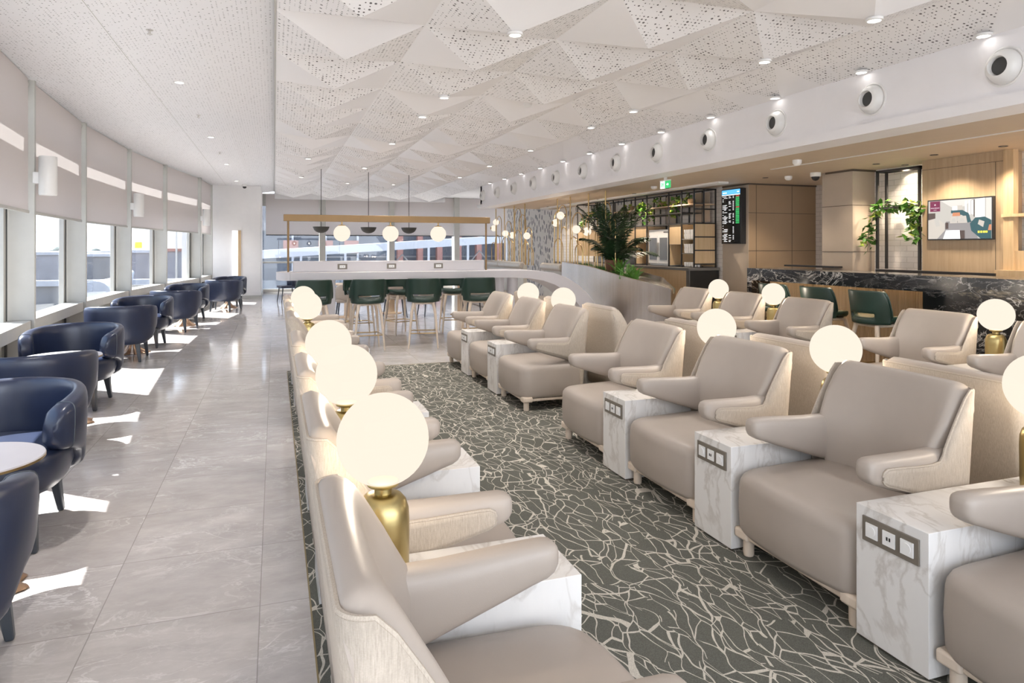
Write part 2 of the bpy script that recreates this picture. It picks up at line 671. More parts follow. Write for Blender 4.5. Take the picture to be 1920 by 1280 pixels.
# ------------------------------------------------------------------ room shell
ZC = 3.43
PTS = [(-1.02, -5.0), (-1.44, -2.13), (-1.72, .66), (-2.0, 3.45), (-2.28, 6.24), (-2.55, 9.03), (-2.68, 11.82), (-2.58, 14.67), (-2.31, 17.2), (-1.87, 20.1), (-1.76, 22.3)]
m = M().box(-3.6, 10.5, -3.2, 26, -.12, 0)
struct('floor', m, 'floor_marble')
m = M().box(.15, 6.55, -3, 8.97, 0, .006)
o = obj('carpet', m, 'carpet_leaf')
tag(o, 'dark grey green carpet with a cream leaf vein pattern under the lounge seats', 'carpet', kind='stuff')
m = M().box(.144, .15, -3, 8.976, 0, .008).box(.15, 6.55, 8.97, 8.976, 0, .008)
struct('trim_1', m, 'trim_brass', angle=1)

# faceted ceiling: a square grid of inverted pyramids, some faces perforated
PITCH = 1.2
Y0 = 4.5
ZL = 3.24
FACE = {(0, 1, 'S'): 0, (1, 1, 'S'): 1, (1, 1, 'W'): 0, (2, 1, 'S'): 1, (2, 1, 'W'): 1, (1, 0, 'S'): 0, (1, 0, 'W'): 1, (1, 0, 'E'): 1,
        (2, 0, 'S'): 1, (2, 0, 'W'): 0, (3, -1, 'S'): 0, (3, 0, 'S'): 1, (3, 0, 'W'): 1, (4, 0, 'S'): 1, (4, 0, 'W'): 1, (4, 1, 'S'): 0,
        (4, 1, 'W'): 1, (3, 1, 'S'): 1, (3, 1, 'W'): 1, (4, 2, 'S'): 1, (4, 2, 'W'): 0, (3, 2, 'S'): 0, (3, 2, 'W'): 1, (2, 2, 'S'): 1,
        (2, 2, 'W'): 1, (1, 1, 'E'): 1, (0, 0, 'E'): 0, (0, 1, 'E'): 1, (0, 1, 'W'): 1, (0, 2, 'S'): 1, (0, 2, 'W'): 0, (0, 0, 'W'): 1,
        (0, 2, 'E'): 0, (1, 2, 'S'): 1, (1, 2, 'W'): 1, (0, 3, 'S'): 1, (0, 3, 'W'): 1, (4, 3, 'S'): 1, (4, 3, 'W'): 1, (3, 3, 'S'): 1, (3, 3, 'W'): 0}
m = M()
rc = random.Random(5)
for j in range(-6, 17):
    for i in range(5):
        x0, x1 = i * PITCH, (i + 1) * PITCH
        ya = Y0 + j * PITCH
        yb = min(ya + PITCH, 25.4)
        c = (x0 + .6, ya + .6, ZL)
        P = [(x0, ya, ZC), (x1, ya, ZC), (x1, yb, ZC), (x0, yb, ZC)]
        if i == 4:          # the last column stops at the bulkhead on the line of its low points
            P[1], P[2] = (x0 + .6, ya, ZL), (x0 + .6, yb, ZL)
        for k, d in enumerate('SENW'):
            m.cur = FACE.get((i, j, d), 1 if rc.random() < (.6 if d in 'SE' else .55) else 0)
            if i == 4 and d == 'E':
                continue
            m.add([P[k], P[(k + 1) % 4], c], [(0, 1, 2)])
o = struct('ceiling', m, ['ceiling_plain', 'ceiling_perforated'], angle=1)
# flat perforated ceiling along the glazing, with one slightly folded strip
m = M()
EDGE = [(x - .36, y) for x, y in PTS] + [(-1.9, 26)]
for (xa, ya), (xb, yb) in zip(EDGE, EDGE[1:]):
    m.add([(xa, ya, ZC), (-.68, ya, ZC), (-.68, yb, ZC), (xb, yb, ZC)], [(0, 1, 2, 3)])
m.add([(-.68, -5, ZC), (-.68, 26, ZC), (0, -5, ZC + .08), (0, 26, ZC + .08)], [(0, 2, 3, 1)])
m.cur = 1
m.box(-1.384, -1.378, -3, 22.2, ZC - .001, ZC + .02).box(-.004, .012, -3, 25.2, ZC - .01, ZC + .05)
m.cur = 2
m.prism(EDGE + [(12, 26), (12, -5)], .1, base=ZC + .1)
struct('ceiling_side', m, ['ceiling_perforated_flat', 'frame_grey', 'white_paint'], angle=1)
# bulkhead, its lip, the low beige ceiling
m = M().box(5.4, 5.6, -3.2, 18.2, 2.72, ZC).box(5.4, 11, 18.05, 18.2, 2.64, ZC)
m.box(5.33, 5.72, -3.2, 18.3, 2.638, 2.735)
struct('bulkhead', m, 'bulkhead_white', angle=1)
m = M().box(5.715, 11, -3.2, 18.1, 2.641, 2.70)
m.cur = 1
m.box(6.52, 6.56, -3, 7.8, 2.634, 2.641).box(6.9, 7.1, 9.5, 17.5, 2.61, 2.641)
m.cur = 0
struct('ceiling_low', m, ['beige_ceiling', 'white_paint'], angle=1)
# remote ceiling beyond the bulkhead
struct('ceiling_end', M().box(6.0, 11, 18.2, 25.4, ZC, ZC + .1).box(0, 6, 24.85, 25.4, ZL + .0, ZC), 'white_paint', angle=1)
# end wall on the left and the return behind it
m = M().box(-2.6, -.4, 22.3, 22.5, 0, ZC).box(-.5, -.4, 22.5, 25.4, 0, ZC)
struct('wall_end', m, 'white_paint', angle=1)
struct('baseboard_end', M().box(-2.2, -.4, 22.27, 22.3, 0, .09).box(-.4, -.38, 22.27, 25.2, 0, .09), 'frame_grey', angle=1)

# ------------------------------------------------------------------ glazed wall on the left
for k in range(len(PTS) - 1):
    a, b = Vector((*PTS[k], 0)), Vector((*PTS[k + 1], 0))
    t = (b - a).normalized()
    n = Vector((-t.y, t.x, 0))            # outwards, away from the room
    if n.x > 0:
        n = -n
    L = (b - a).length
    mid = (a + b) / 2
    # frames: lower wall, sill box, side frames, two panels added to shade blinds
    m = M()
    m.obox(mid + n * .33, t, n, L / 2, .03, 0, .62)
    m.obox(mid + n * .30, t, n, L / 2, .035, .62, .70)
    m.obox(mid + n * .33, t, n, L / 2, .03, 2.32, 3.0)  # opaque panel added so the blind stays dark below its sun band
    m.obox(mid + n * .33, t, n, L / 2, .03, 3.24, ZC + .1)  # added panel, shades the blind above that band
    m.obox(b - t * .10 + n * .29, t, n, .05, .03, .62, 3.4)
    m.obox(a + t * .05 + n * .29, t, n, .05, .03, .62, 3.4)
    m.cur = 1
    m.obox(b - t * .045 + n * .262, t, n, .012, .012, 0, 3.4)
    wd = struct('window_%d' % (k + 1), m, ['frame_grey', 'frame_dark'], angle=1)
    pane = obj('pane', M().obox(mid + n * .325, t, n, L / 2 - .1, .004, .68, 3.3), 'window_glass', wd, angle=1)
    # interior sill box
    m = M().obox(mid + n * .15, t, n, L / 2 - .045, .12, .60, .735)
    m.cur = 1
    m.obox(mid + n * .15 + t * (L / 2 - .045), t, n, .006, .122, .598, .737)
    obj('sill', m, ['frame_grey', 'frame_dark'], wd, angle=1, bevel=.004)
    # deep mullion at the end of the bay
    m = M().obox(b + n * .17 + t * .02, t, n, .035, .17, 0, ZC)
    struct('trim_%d' % (k + 2), m, 'frame_grey', angle=1, bevel=.006)
    if 2 <= k:
        # roller blind
        th = thing('roller_blind', 'pale roller blind half lowered over the glazing, %s bay from the camera along the window wall' % ORD[k - 2].replace(' nearest', ''),
                   'blind', tuple(mid + n * .02), math.atan2(t.y, t.x), 'roller blinds on the window wall')
        th['label'] = ('pale roller blind half lowered in the window bay nearest to the camera' if k == 2 else
                       'pale roller blind half lowered, %s bay along the curved glazing' % ORD[k - 2].replace(' nearest', ''))
        fw = L / 2 - .045
        fr_ = fw - .20
        obj('fabric', M().add([(-fw, 0, 1.955), (fr_, 0, 1.955), (fr_, 0, ZC - .03), (-fw, 0, ZC - .03)], [(0, 1, 2, 3)]), 'blind_fabric', th, angle=1)
        obj('bottom_bar', M().box(-fw, fr_, -.012, .012, 1.925, 1.957), 'frame_grey', th, bevel=.004)
        obj('roller', M().tube([(-fw, .05, ZC - .06), (fw, .05, ZC - .06)], .03, 12), 'frame_grey', th)

# white half-round sconces on every other mullion
first = None
for q, k in enumerate((5, 7, 9)):
    p_ = PTS[k]
    lab = ['nearest', 'middle', 'farthest'][q] + ' white tube wall light on a window mullion in front of the blinds'
    if first is None:
        first = thing('wall_light', lab, 'wall light', (p_[0] + .0, p_[1] - .0, 0), 0, 'tube lights on the window mullions')
        obj('housing', M().lathe([(.001, 2.14), (.085, 2.14), (.09, 2.15), (.09, 2.57), (.085, 2.58), (.001, 2.58)], 24, (.13, -.02, 0)), 'plastic_white', first)
        obj('bracket', M().box(-.01, .08, -.06, .04, 2.27, 2.40), 'plastic_white', first, bevel=.01)
    else:
        dup(first, (p_[0], p_[1], 0), 0, lab)

# ------------------------------------------------------------------ glazed back wall
YB = 25.3
xs = [-.4, 1.6, 4.05, 6.5, 8.95, 11.4]
for k in range(5):
    a, b = xs[k], xs[k + 1]
    m = M().box(a, b, YB, YB + .1, 0, .10).box(a, b, YB, YB + .1, 3.0, ZC).box(a, b, YB - .02, YB + .1, 1.0, 1.06)
    m.box(b - .1, b + .1, YB - .28, YB + .1, 0, ZC)
    wd = struct('window_%d' % (11 + k), m, ['frame_grey'], angle=1)
    obj('pane', M().box(a, b, YB + .04, YB + .05, .1, 3.0), 'window_glass', wd, angle=1)
    names = ['left end', 'second from left', 'middle', 'fourth from left', 'right end']
    th = thing('roller_blind', 'pale roller blind on the far end glazing, %s bay behind the high table' % names[k], 'blind', ((a + b) / 2, YB - .2, 0), 0, 'roller blinds on the far end glazing')
    fw = (b - a) / 2 - .11
    obj('fabric', M().add([(-fw, 0, 2.0), (fw, 0, 2.0), (fw, 0, ZC - .02), (-fw, 0, ZC - .02)], [(0, 1, 2, 3)]), 'blind_fabric', th, angle=1)
    obj('bottom_bar', M().box(-fw, fw, -.012, .012, 1.97, 2.0), 'frame_dark', th, bevel=.003)

# ------------------------------------------------------------------ right side walls
m = M().box(8.0, 8.15, -3.2, 7.5, 0, 2.7).box(7.58, 7.7, 9.9, 18.2, 0, 2.7).box(9.0, 9.1, 7, 10, 0, 2.7)
struct('wall_right', m, 'white_brick_tile', angle=1)
struct('wall_far_right', M().box(7.60, 7.72, 18.2, 22.4, 0, ZC), 'leaf_wallpaper', angle=1)
struct('wall_leaf', M().box(7.555, 7.58, 13.6, 18.2, 1.9, 2.64), 'leaf_wallpaper', angle=1)
struct('wall_outer', M().box(11.0, 11.15, -3.2, 26, 0, 3.5), 'white_paint', angle=1)
# taupe panelled block beside the departures screen
m = M().box(7.58, 9.3, 9.6, 10.3, 0, 2.64)
m.cur = 1
for z in (1.496, 2.14):
    m.box(7.576, 9.3, 9.597, 10.3, z - .004, z + .004)
for x in (7.735, 8.485):
    m.box(x - .004, x + .004, 9.597, 9.61, 0, 2.64)
m.box(7.56, 9.3, 9.58, 10.3, 2.615, 2.64)
struct('wall_panelled', m, ['taupe_laminate_dark', 'seam'], angle=1)
struct('trim_20', M().box(7.572, 7.582, 9.6, 10.3, 0, 2.615), 'taupe_laminate', angle=1)
m = M().box(7.6, 8.05, 7.42, 7.98, 0, 2.64)
m.cur = 1
for z in (1.491, 2.142):
    m.box(7.597, 8.05, 7.417, 7.98, z - .004, z + .004)
m.box(7.58, 8.05, 7.40, 7.9, 2.615, 2.64)
struct('column_taupe', m, ['taupe_laminate', 'seam'], angle=1)['kind'] = 'structure'
# wood panelled wall carrying the television
m = M().box(7.71, 8.0, 5.41, 6.43, 0, 2.64)
m.cur = 1
m.box(7.708, 7.72, 5.41, 6.43, 2.52, 2.525).box(7.708, 7.72, 5.50, 5.505, 0, 2.52)
struct('wall_wood', m, ['wall_wood', 'seam'], angle=1)

# ------------------------------------------------------------------ lounge chair
def loungechair():
    t = thing('lounge_chair', 'x', 'chair')
    H = .385
    # seat
    def outline(inset, z):
        pts = []
        hw = .385 - inset
        f, r = 0.0 + inset, .60 - inset
        rf, rr = .085, .03
        for cx, cy, rad, a0 in ((hw - rf, f + rf, rf, -90), (hw - rr, r - rr, rr, 0), (-hw + rr, r - rr, rr, 90), (-hw + rf, f + rf, rf, 180)):
            for q in range(6):
                a = math.radians(a0 + 18 * q)
                x, y = cx + rad * math.cos(a), cy + rad * math.sin(a)
                pts.append((x, y))
        res = []
        for x, y in pts:
            if y < .3:
                y -= .035 * (1 - (x / .385) ** 2) * (1 - y / .3) * (0.4 + 0.6 * min(1, z / .4))
            zz = z + (.02 * (y / .6) + .012 * (1 - (x / .385) ** 2) if z > .35 else 0)
            res.append((x, y - H + .02, zz))
        # a straight front gets extra points
        return res
    def dens(r):
        o_ = []
        for i in range(len(r)):
            a, b = r[i], r[(i + 1) % len(r)]
            o_.append(a)
            n = 8 if i == 23 else (5 if i in (5, 11, 17) else 1)
            for k in range(1, n):
                f = k / n
                x, y, z = lerp(a[0], b[0], f), lerp(a[1], b[1], f), lerp(a[2], b[2], f)
                if y < -.3:
                    y = a[1] - .030 * (1 - (x / .31) ** 2) * 0.9
                o_.append((x, y, z))
        return o_
    rows = [dens(outline(i_, z_)) for i_, z_ in ((.03, .118), (.012, .125), (0, .15), (-.004, .26), (0, .36), (.004, .385), (.014, .405), (.03, .418), (.06, .426), (.14, .43), (.24, .432))]
    obj('seat', M().loops(rows), 'taupe_leather', t, angle=60)
    # backrest slab of leather
    E_ = [(.50, .40), (.475, .52), (.455, .62), (.475, .68), (.54, .79), (.60, .885), (.628, .922), (.65, .943), (.68, .951), (.708, .942), (.722, .922), (.685, .6), (.66, .40)]
    C_ = [(.56, .40), (.565, .50), (.575, .61), (.59, .71), (.612, .81), (.632, .885), (.645, .922), (.662, .944), (.688, .954), (.71, .943), (.722, .922), (.685, .6), (.66, .40)]
    st = [(1, .2, .10), (.985, .5, .065), (.955, .78, .035), (.91, .95, .012), (.86, 1, .002), (.78, 1, 0), (.62, 1, 0), (.42, 1, 0), (.2, 1, 0)]
    st = [(-a, b, c) for a, b, c in st] + [(0, 1, 0)] + st[::-1]
    rows = []
    for f, sdp, dz in st:
        wg = abs(f) ** 2.2
        row = []
        for (d0, z0), (d1, z1) in zip(C_, E_):
            d, z = lerp(d0, d1, wg), lerp(z0, z1, wg)
            dm = .575 + .13 * (z - .4) / .55
            d = dm + (d - dm) * sdp
            z = z - max(0, (z - .6) / .35) * dz
            hw = interp([(.4, .30), (.62, .335), (.78, .366), (.87, .366), (.95, .348)], z)
            if d > .66:
                hw = .368
            row.append((f * hw, d - H, z))
        rows.append(row)
    obj('backrest', M().loops(rows), 'taupe_leather', t, angle=70)
    # arms
    def arm(sx):
        tab = [(.088, .635, .012, .350, .016), (.092, .635, .03, .350, .032), (.104, .632, .044, .350, .043), (.126, .628, .053, .348, .048), (.17, .621, .060, .346, .049), (.24, .608, .072, .341, .05),
               (.33, .592, .085, .334, .052), (.42, .577, .098, .325, .054), (.50, .565, .113, .318, .054), (.60, .56, .123, .315, .05)]
        rows = []
        for d, zc, hz, cx, hw in tab:
            row = []
            for q in range(20):
                a = 2 * PI * q / 20
                ca, sa = math.cos(a), math.sin(a)
                x = cx + hw * math.copysign(abs(ca) ** .55, ca)
                z = zc + hz * math.copysign(abs(sa) ** .7, sa)
                row.append((sx * x, d - H, z))
            rows.append(row)
        return M().loops(rows)
    for sx in (-1, 1):
        a_ = obj('arm', arm(sx), 'taupe_leather', t, angle=60)
    # fabric shell: one ribbon from arm to arm round the back
    def ribbon(grow=0):
        st = []
        for d, ztop, zb, x in ((.152, .612, .602, .398), (.157, .628, .590, .399), (.172, .638, .580, .399), (.20, .638, .571, .397), (.27, .634, .549, .393), (.36, .628, .521, .388), (.44, .625, .496, .381), (.49, .632, .480, .377), (.512, .660, .472, .376)):
            st.append((x, d, ztop, zb, 0))
        for f in (.0, .2, .4, .6, .74):
            d = .52 + .2 * f
            st.append((.375, f, min(.922, .682 + (d - .52) * 1.72), .10, 1))
        for q in range(1, 7):
            a = math.radians(15 * q)
            st.append((.375 - .055 * (1 - math.cos(a)), .74 + .26 * math.sin(a), .922, .10, 1))
        for x in (.22, .1):
            st.append((x, 1, .922, .10, 1))
        full = [(x, d, a, b, k) for x, d, a, b, k in st] + [(0, 1, .922, .10, 1)] + [(-x, d, a, b, k) for x, d, a, b, k in st[::-1]]
        rows = []
        for x, d, a, b, k in full:
            row = []
            for q in range(7):
                z = lerp(b, a, q / 6)
                rear = .642 + .082 * (z - .1) / .85
                dd = d if k == 0 else .52 + (rear - .52) * d
                row.append((x, dd - H, z))
            rows.append(row)
        return rows
    rr = ribbon()
    ff = M()
    ff.loops(rr, closed=False, caps=False)
    obj('fabric_shell', ff, 'beige_fabric', t, angle=50, solid=.014)
    edge = [r[-1] for r in rr]
    pp = M().tube([(x, y, z + .002) for x, y, z in edge], .0065, 6)
    low = [r[0] for r in rr[:9]][::-1]
    pp.tube(low, .0065, 6)
    low = [r[0] for r in rr[-9:]]
    pp.tube(low, .0065, 6)
    obj('piping', pp, 'beige_fabric', t)
    # wooden base
    m = M().box(-.37, .37, -.345, -.318, .088, .116).box(-.37, .37, .20, .225, .088, .116)
    m.box(-.37, -.345, -.345, .225, .088, .116).box(.345, .37, -.345, .225, .088, .116)
    for sx in (-1, 1):
        for y in (-.31, .19):
            m.box(sx * .34 - .048, sx * .34 + .048, y - .048, y + .048, .084, .135)
    obj('base_frame', m, 'pale_ash', t, bevel=.012, seg=3)
    for sx in (-1, 1):
        for y in (-.31, .19):
            obj('leg', M().lathe([(.001, 0), (.024, 0), (.027, .01), (.027, .09), (.001, .09)], 16, (sx * .335, y, 0)), 'pale_ash', t)
    return t

def sidebox(length, name):
    """x: width across, y: from the front (0) backwards"""
    t = thing('side_table', 'x', 'side table')
    b = obj('body', M().box(-.16, .16, 0, length, .012, .53), 'white_marble', t, bevel=.002)
    obj('plinth', M().box(-.145, .145, .015, length - .015, 0, .013), 'seam', t)
    p_ = obj('socket_plate', M().box(-.125, .125, -.007, .001, .398, .494), 'plate_bronze', t, bevel=.002)
    for q in (-1, 0, 1):
        x = q * .078
        m = M().box(x - .027, x + .027, -.011, -.003, .419, .473)
        if q:
            m.lathe([(.0185, -.0135), (.0185, -.011), (.0165, -.011)], 20, (x, 0, .446), axis='Y')
            m.cur = 1
            for sx in (-1, 1):
                m.lathe([(.0001, -.0118), (.003, -.0118), (.003, -.0105), (.0001, -.0105)], 8, (x + sx * .008, 0, .446), axis='Y')
        else:
            m.cur = 1
            m.box(x - .009, x - .003, -.0125, -.0105, .440, .453).box(x + .003, x + .009, -.0125, -.0105, .440, .453)
        obj('socket', m, ['plastic_white', 'plastic_black'], p_, angle=30)
    return t

GLOBE_W = 22
def bulb(parent, loc, watt, r=.03, col=(1, .88, .74)):
    d = bpy.data.lights.new('bulb', 'POINT')
    d.energy = watt
    d.shadow_soft_size = r
    d.color = col
    o = bpy.data.objects.new('bulb', d)
    COL.objects.link(o)
    o.parent = parent
    o.location = loc
    return o
def spot(parent, loc, watt, cone=140, r=.05, col=(1, .96, .92)):
    d = bpy.data.lights.new('lamp', 'SPOT')
    d.energy = watt
    d.spot_size = math.radians(cone)
    d.spot_blend = .6
    d.shadow_soft_size = r
    d.color = col
    o = bpy.data.objects.new('lamp', d)
    COL.objects.link(o)
    o.parent = parent
    o.location = loc
    return o
def globelamp():
    t = thing('globe_lamp', 'x', 'lamp')
    obj('base', M().lathe([(.001, 0), (.07, 0), (.076, .006), (.078, .05), (.079, .19), (.077, .225), (.069, .25), (.056, .266), (.042, .272), (.001, .272)], 40), 'gold_lamp_base', t)
    obj('neck', M().lathe([(.001, .27), (.026, .27), (.026, .288), (.032, .29), (.047, .297), (.05, .303), (.045, .31), (.001, .312)], 32), 'gold_lamp_base', t)
    obj('globe', M().sphere((0, 0, .435), .1375, 48, 24), 'globe_glow', t)
    bulb(t, (0, 0, .435), GLOBE_W)
    return t

SLOTS = [(1.01, 1.79), (2.12, 2.91), (3.23, 4.02), (4.34, 5.13), (6.0, 6.79), (7.12, 7.90), (8.23, 9.02)]
BOXES = [1.96, 3.07, 4.18, 6.955, 8.065]
chair0 = loungechair()
cu = []
rows = [('single row of seats beside the marble walkway', .468, .13, PI / 2, range(7), 'nearest to the walkway'),
        ('middle row facing the windows', 2.56, 0, -PI / 2, range(7), ''),
        ('middle row facing the bar', 3.485, 0, PI / 2, range(1, 7), ''),
        ('rear row before the marble bar', 5.58, 0, -PI / 2, range(2, 7), '')]
for ri, (desc, X, dy, rz, idx, _) in enumerate(rows):
    for q, k in enumerate(idx):
        a, b = SLOTS[k]
        _c = place(chair0, cu, (X, (a + b) / 2 + dy, 0.006), rz, 'taupe leather lounge chair, %s in the %s' % (ORD[q], desc), 'lounge chairs in the ' + desc)
        _c.scale = (1, 1.09, 1) if ri == 0 else (1, 1, 1)
bl = sidebox(.72, 'a')
bu = []
b2 = sidebox(1.66, 'b')
b2u = []
lamp0 = globelamp()
lu = []
for q, y in enumerate(BOXES):
    Z = .006
    place(bl, bu, (.90, y + .13, Z), PI / 2, 'white marble side table, %s in the single row beside the marble walkway' % ORD[q], 'marble side tables in the rows')
    place(lamp0, lu, (.31, y + .12, .53 + Z), 0, 'glowing globe lamp with gold base, %s in the row beside the marble walkway' % ORD[q], 'globe lamps between the seats')
for q, y in enumerate(BOXES):
    place(b2, b2u, (2.19, y, Z), -PI / 2, 'long white marble side table with sockets, %s in the middle back-to-back rows' % ORD[q], 'long marble side tables in the middle rows')
    dup(lamp0, (3.02, y, .53 + Z), 0, 'glowing globe lamp with gold base, %s between the middle back-to-back rows' % ORD[q])
for q, y in enumerate(BOXES[1:]):
    dup(bl, (5.22, y, Z), -PI / 2, 'white marble side table, %s in the rear row before the bar' % ORD[q])
    dup(lamp0, (5.86, y, .53 + Z), 0, 'glowing globe lamp with gold base, %s in the rear row before the bar' % ORD[q])

# ------------------------------------------------------------------ navy tub chairs and round tables by the glazing
def tubchair():
    t = thing('tub_chair', 'x', 'armchair')
    # seat cushion
    def ring(sc, z, n=40, drop=0):
        row = []
        for q in range(n):
            a = 2 * PI * q / n
            ca, sa = math.cos(a), math.sin(a)
            x = .375 * sc * math.copysign(abs(ca) ** .8, ca)
            y = .365 * sc * math.copysign(abs(sa) ** .8, sa) - .045
            row.append((x, y, z))
        return row
    obj('seat', M().loops([ring(.80, .255), ring(.86, .262), ring(.93, .30), ring(.985, .36), ring(1, .42), ring(.99, .45), ring(.955, .472), ring(.88, .483), ring(.6, .488), ring(.3, .489)]), 'navy_leather', t, angle=60)
    # wrap-around shell
    n = 46
    A = 122
    rows = []
    for k in range(n + 1):
        f = -1 + 2 * k / n
        a = math.radians(A * f)
        fa = abs(f)
        zt = interp([(0, .775), (.35, .772), (.55, .762), (.75, .74), (.9, .71), (.965, .68), (1, .62)], fa)
        zb = interp([(0, .25), (.42, .25), (.56, .30), (.66, .41), (.8, .455), (.95, .475), (1, .515)], fa)
        th = interp([(0, .075), (.6, .085), (.85, .115), (.95, .12), (1, .075)], fa)
        zm = (zt + zb) / 2
        hz = (zt - zb) / 2
        row = []
        for q in range(20):
            b = 2 * PI * q / 20
            cb, sb = math.cos(b), math.sin(b)
            rr = th / 2 * math.copysign(abs(cb) ** .6, cb)
            z = zm + hz * math.copysign(abs(sb) ** .35, sb)
            lean = .03 * (z - .45)
            R = 1 - (.075 if z < .33 else 0) * (.33 - z) / .08
            rx, ry = .385 * R + lean + rr, .395 * R + lean + rr
            row.append((rx * math.sin(a), ry * math.cos(a) + .0, z))
        rows.append(row)
    obj('shell', M().loops(rows), 'navy_leather', t, angle=65)
    # seam line across the inside of each wing and the piping at its front
    for sx in (-1, 1):
        row = rows[-4 if sx > 0 else 3]
        obj('piping', M().tube([row[i] for i in range(20)] + [row[0]], .004, 6), 'navy_leg', t)
    for sx in (-1, 1):
        for sy, yy in ((-1, -.30), (1, .25)):
            x = sx * (.28 if sy < 0 else .20)
            ex = .03 * sx
            ey = .03 * sy
            m = M()
            rows_ = []
            for z, hw, q in ((.0, .014, 1), (.012, .017, 1), (.17, .025, .35), (.30, .036, 0)):
                cx, cy = x + ex * q, yy + ey * q
                rows_.append([(cx - hw, cy - hw, z), (cx + hw, cy - hw, z), (cx + hw, cy + hw, z), (cx - hw, cy + hw, z)])
            m.loops(rows_)
            obj('leg', m, 'navy_leg', t, bevel=.006)
    return t
def roundtable():
    t = thing('pedestal_table', 'x', 'side table')
    obj('top', M().lathe([(.001, .583), (.285, .583), (.298, .59), (.3, .598), (.297, .604), (.001, .604)], 64), 'tabletop_grey', t)
    obj('rim', M().lathe([(.298, .587), (.3008, .587), (.3008, .598), (.298, .598)], 64), 'brass', t)
    obj('pedestal', M().lathe([(.001, 0), (.215, 0), (.222, .006), (.215, .014), (.17, .03), (.11, .07), (.06, .14), (.035, .22), (.03, .30), (.045, .42), (.09, .52), (.14, .575), (.15, .583), (.001, .583)], 64, fold=10, amp=.10), 'bronze_base', t, angle=60)
    return t
TUB = tubchair()
tu = []
RT = roundtable()
ru = []
ORD5 = ['nearest', 'second', 'third', 'fourth', 'farthest']
# centre of the chair seen from behind, centre of the chair facing the camera, table
SETS = [((-1.25, 2.83, 8), (-1.44, 4.42, -4), (-1.30, 3.66)), ((-1.76, 6.13, 10), (-1.87, 7.78, -8), (-1.75, 6.93)),
        ((-1.99, 10.62, 8), (-1.96, 12.10, -10), (-1.98, 11.35)), ((-1.74, 14.05, -6), (-1.76, 16.05, -18), (-1.7, 14.98)),
        ((-1.18, 18.2, -14), (-1.14, 19.75, -16), (-1.14, 18.98))]
for q, (a, b, c) in enumerate(SETS):
    place(TUB, tu, (a[0], a[1], 0), PI + math.radians(a[2]), 'navy leather tub chair seen from behind at the %s round table by the windows' % ORD5[q], 'navy tub chairs along the windows')
    dup(TUB, (b[0], b[1], 0), math.radians(b[2]), 'navy leather tub chair facing the viewer at the %s round table by the windows' % ORD5[q])
    place(RT, ru, (c[0], c[1], 0), 0, 'round grey marble table on a flared bronze base, %s from the camera along the windows' % ORD5[q], 'round tables along the windows')

# ------------------------------------------------------------------ bar stools
def barstool(hgt=.78, leg='pale_ash', skin='green_leather'):
    t = thing('bar_stool', 'x', 'stool')
    def ring(sx_, sy_, z, n=36):
        return [(.225 * sx_ * math.copysign(abs(math.cos(2 * PI * q / n)) ** .7, math.cos(2 * PI * q / n)),
                 .225 * sy_ * math.copysign(abs(math.sin(2 * PI * q / n)) ** .7, math.sin(2 * PI * q / n)), z + .02 * (abs(math.cos(2 * PI * q / n)) ** 2)) for q in range(n)]
    obj('seat', M().loops([ring(.8, .8, hgt - .075), ring(.93, .93, hgt - .065), ring(1, 1, hgt - .04), ring(1, 1, hgt - .012), ring(.95, .95, hgt + .002), ring(.7, .7, hgt), ring(.3, .3, hgt - .004)]), skin, t, angle=60)
    # back with a slot
    nu, nv = 28, 10
    vs, fs = [], []
    zz = [hgt - .07, hgt - .045, hgt - .01, hgt + .03, hgt + .05, hgt + .085, hgt + .14, hgt + .20, hgt + .255, hgt + .29, hgt + .30]
    for i in range(nu + 1):
        f = -1 + 2 * i / nu
        a = math.radians(78 * f)
        for j, z in enumerate(zz):
            v = (z - zz[0]) / (zz[-1] - zz[0])
            rx = .245 + .035 * v
            ry = .235 + .05 * v
            drop = abs(f) ** 5 * (.03 if j == len(zz) - 1 else 0)
            # wings taper down to the seat towards the front
            zt = z if j < 3 else zz[2] + (z - zz[2]) * (1 - max(0, (abs(f) - .80) / .2) ** 1.5 * .93)
            zt -= drop
            vs.append((rx * math.sin(a), ry * math.cos(a) * 1.0 - .0, zt))
    for i in range(nu):
        for j in range(nv):
            if 2 <= j < 4 and 7 <= i < 21:
                continue
            fs.append((i * (nv + 1) + j, (i + 1) * (nv + 1) + j, (i + 1) * (nv + 1) + j + 1, i * (nv + 1) + j + 1))
    obj('backrest', M().add(vs, fs), skin, t, solid=.035, sub=1, angle=180)
    m = M().box(-.17, .17, -.17, .17, hgt - .105, hgt - .07)
    obj('seat_frame', m, leg, t, bevel=.02)
    for sx in (-1, 1):
        for sy in (-1, 1):
            pts = [(sx * .225, sy * .22, 0), (sx * .21, sy * .205, hgt * .25), (sx * .18, sy * .175, hgt * .7), (sx * .15, sy * .15, hgt - .085)]
            obj('leg', M().tube(pts, [.011, .015, .022, .026], 12), leg, t)
    z = hgt * .30
    q = .205
    obj('footrest', M().tube([(-q, -q, z), (q, -q, z)], .008, 8).tube([(-q, q, z), (q, q, z)], .008, 8).tube([(-q, -q, z), (-q, q, z)], .008, 8).tube([(q, -q, z), (q, q, z)], .008, 8), 'brass', t)
    return t
ST = barstool()
su = []
pos = ['left end', 'second from left', 'third from left', 'right end']
for q, (x, r) in enumerate(((.54, 6), (1.33, 3), (2.2, -12), (3.08, -2))):
    place(ST, su, (x, 10.55, 0), PI + math.radians(r), 'dark green bar stool seen from behind at the high table, %s' % pos[q], 'green stools at the high table')
for q, (x, r) in enumerate(((.72, 8), (1.42, 5), (2.15, 20), (3.12, -5))):
    dup(ST, (x, 12.3, 0), math.radians(r), 'dark green bar stool facing the viewer across the high table, %s' % pos[q])
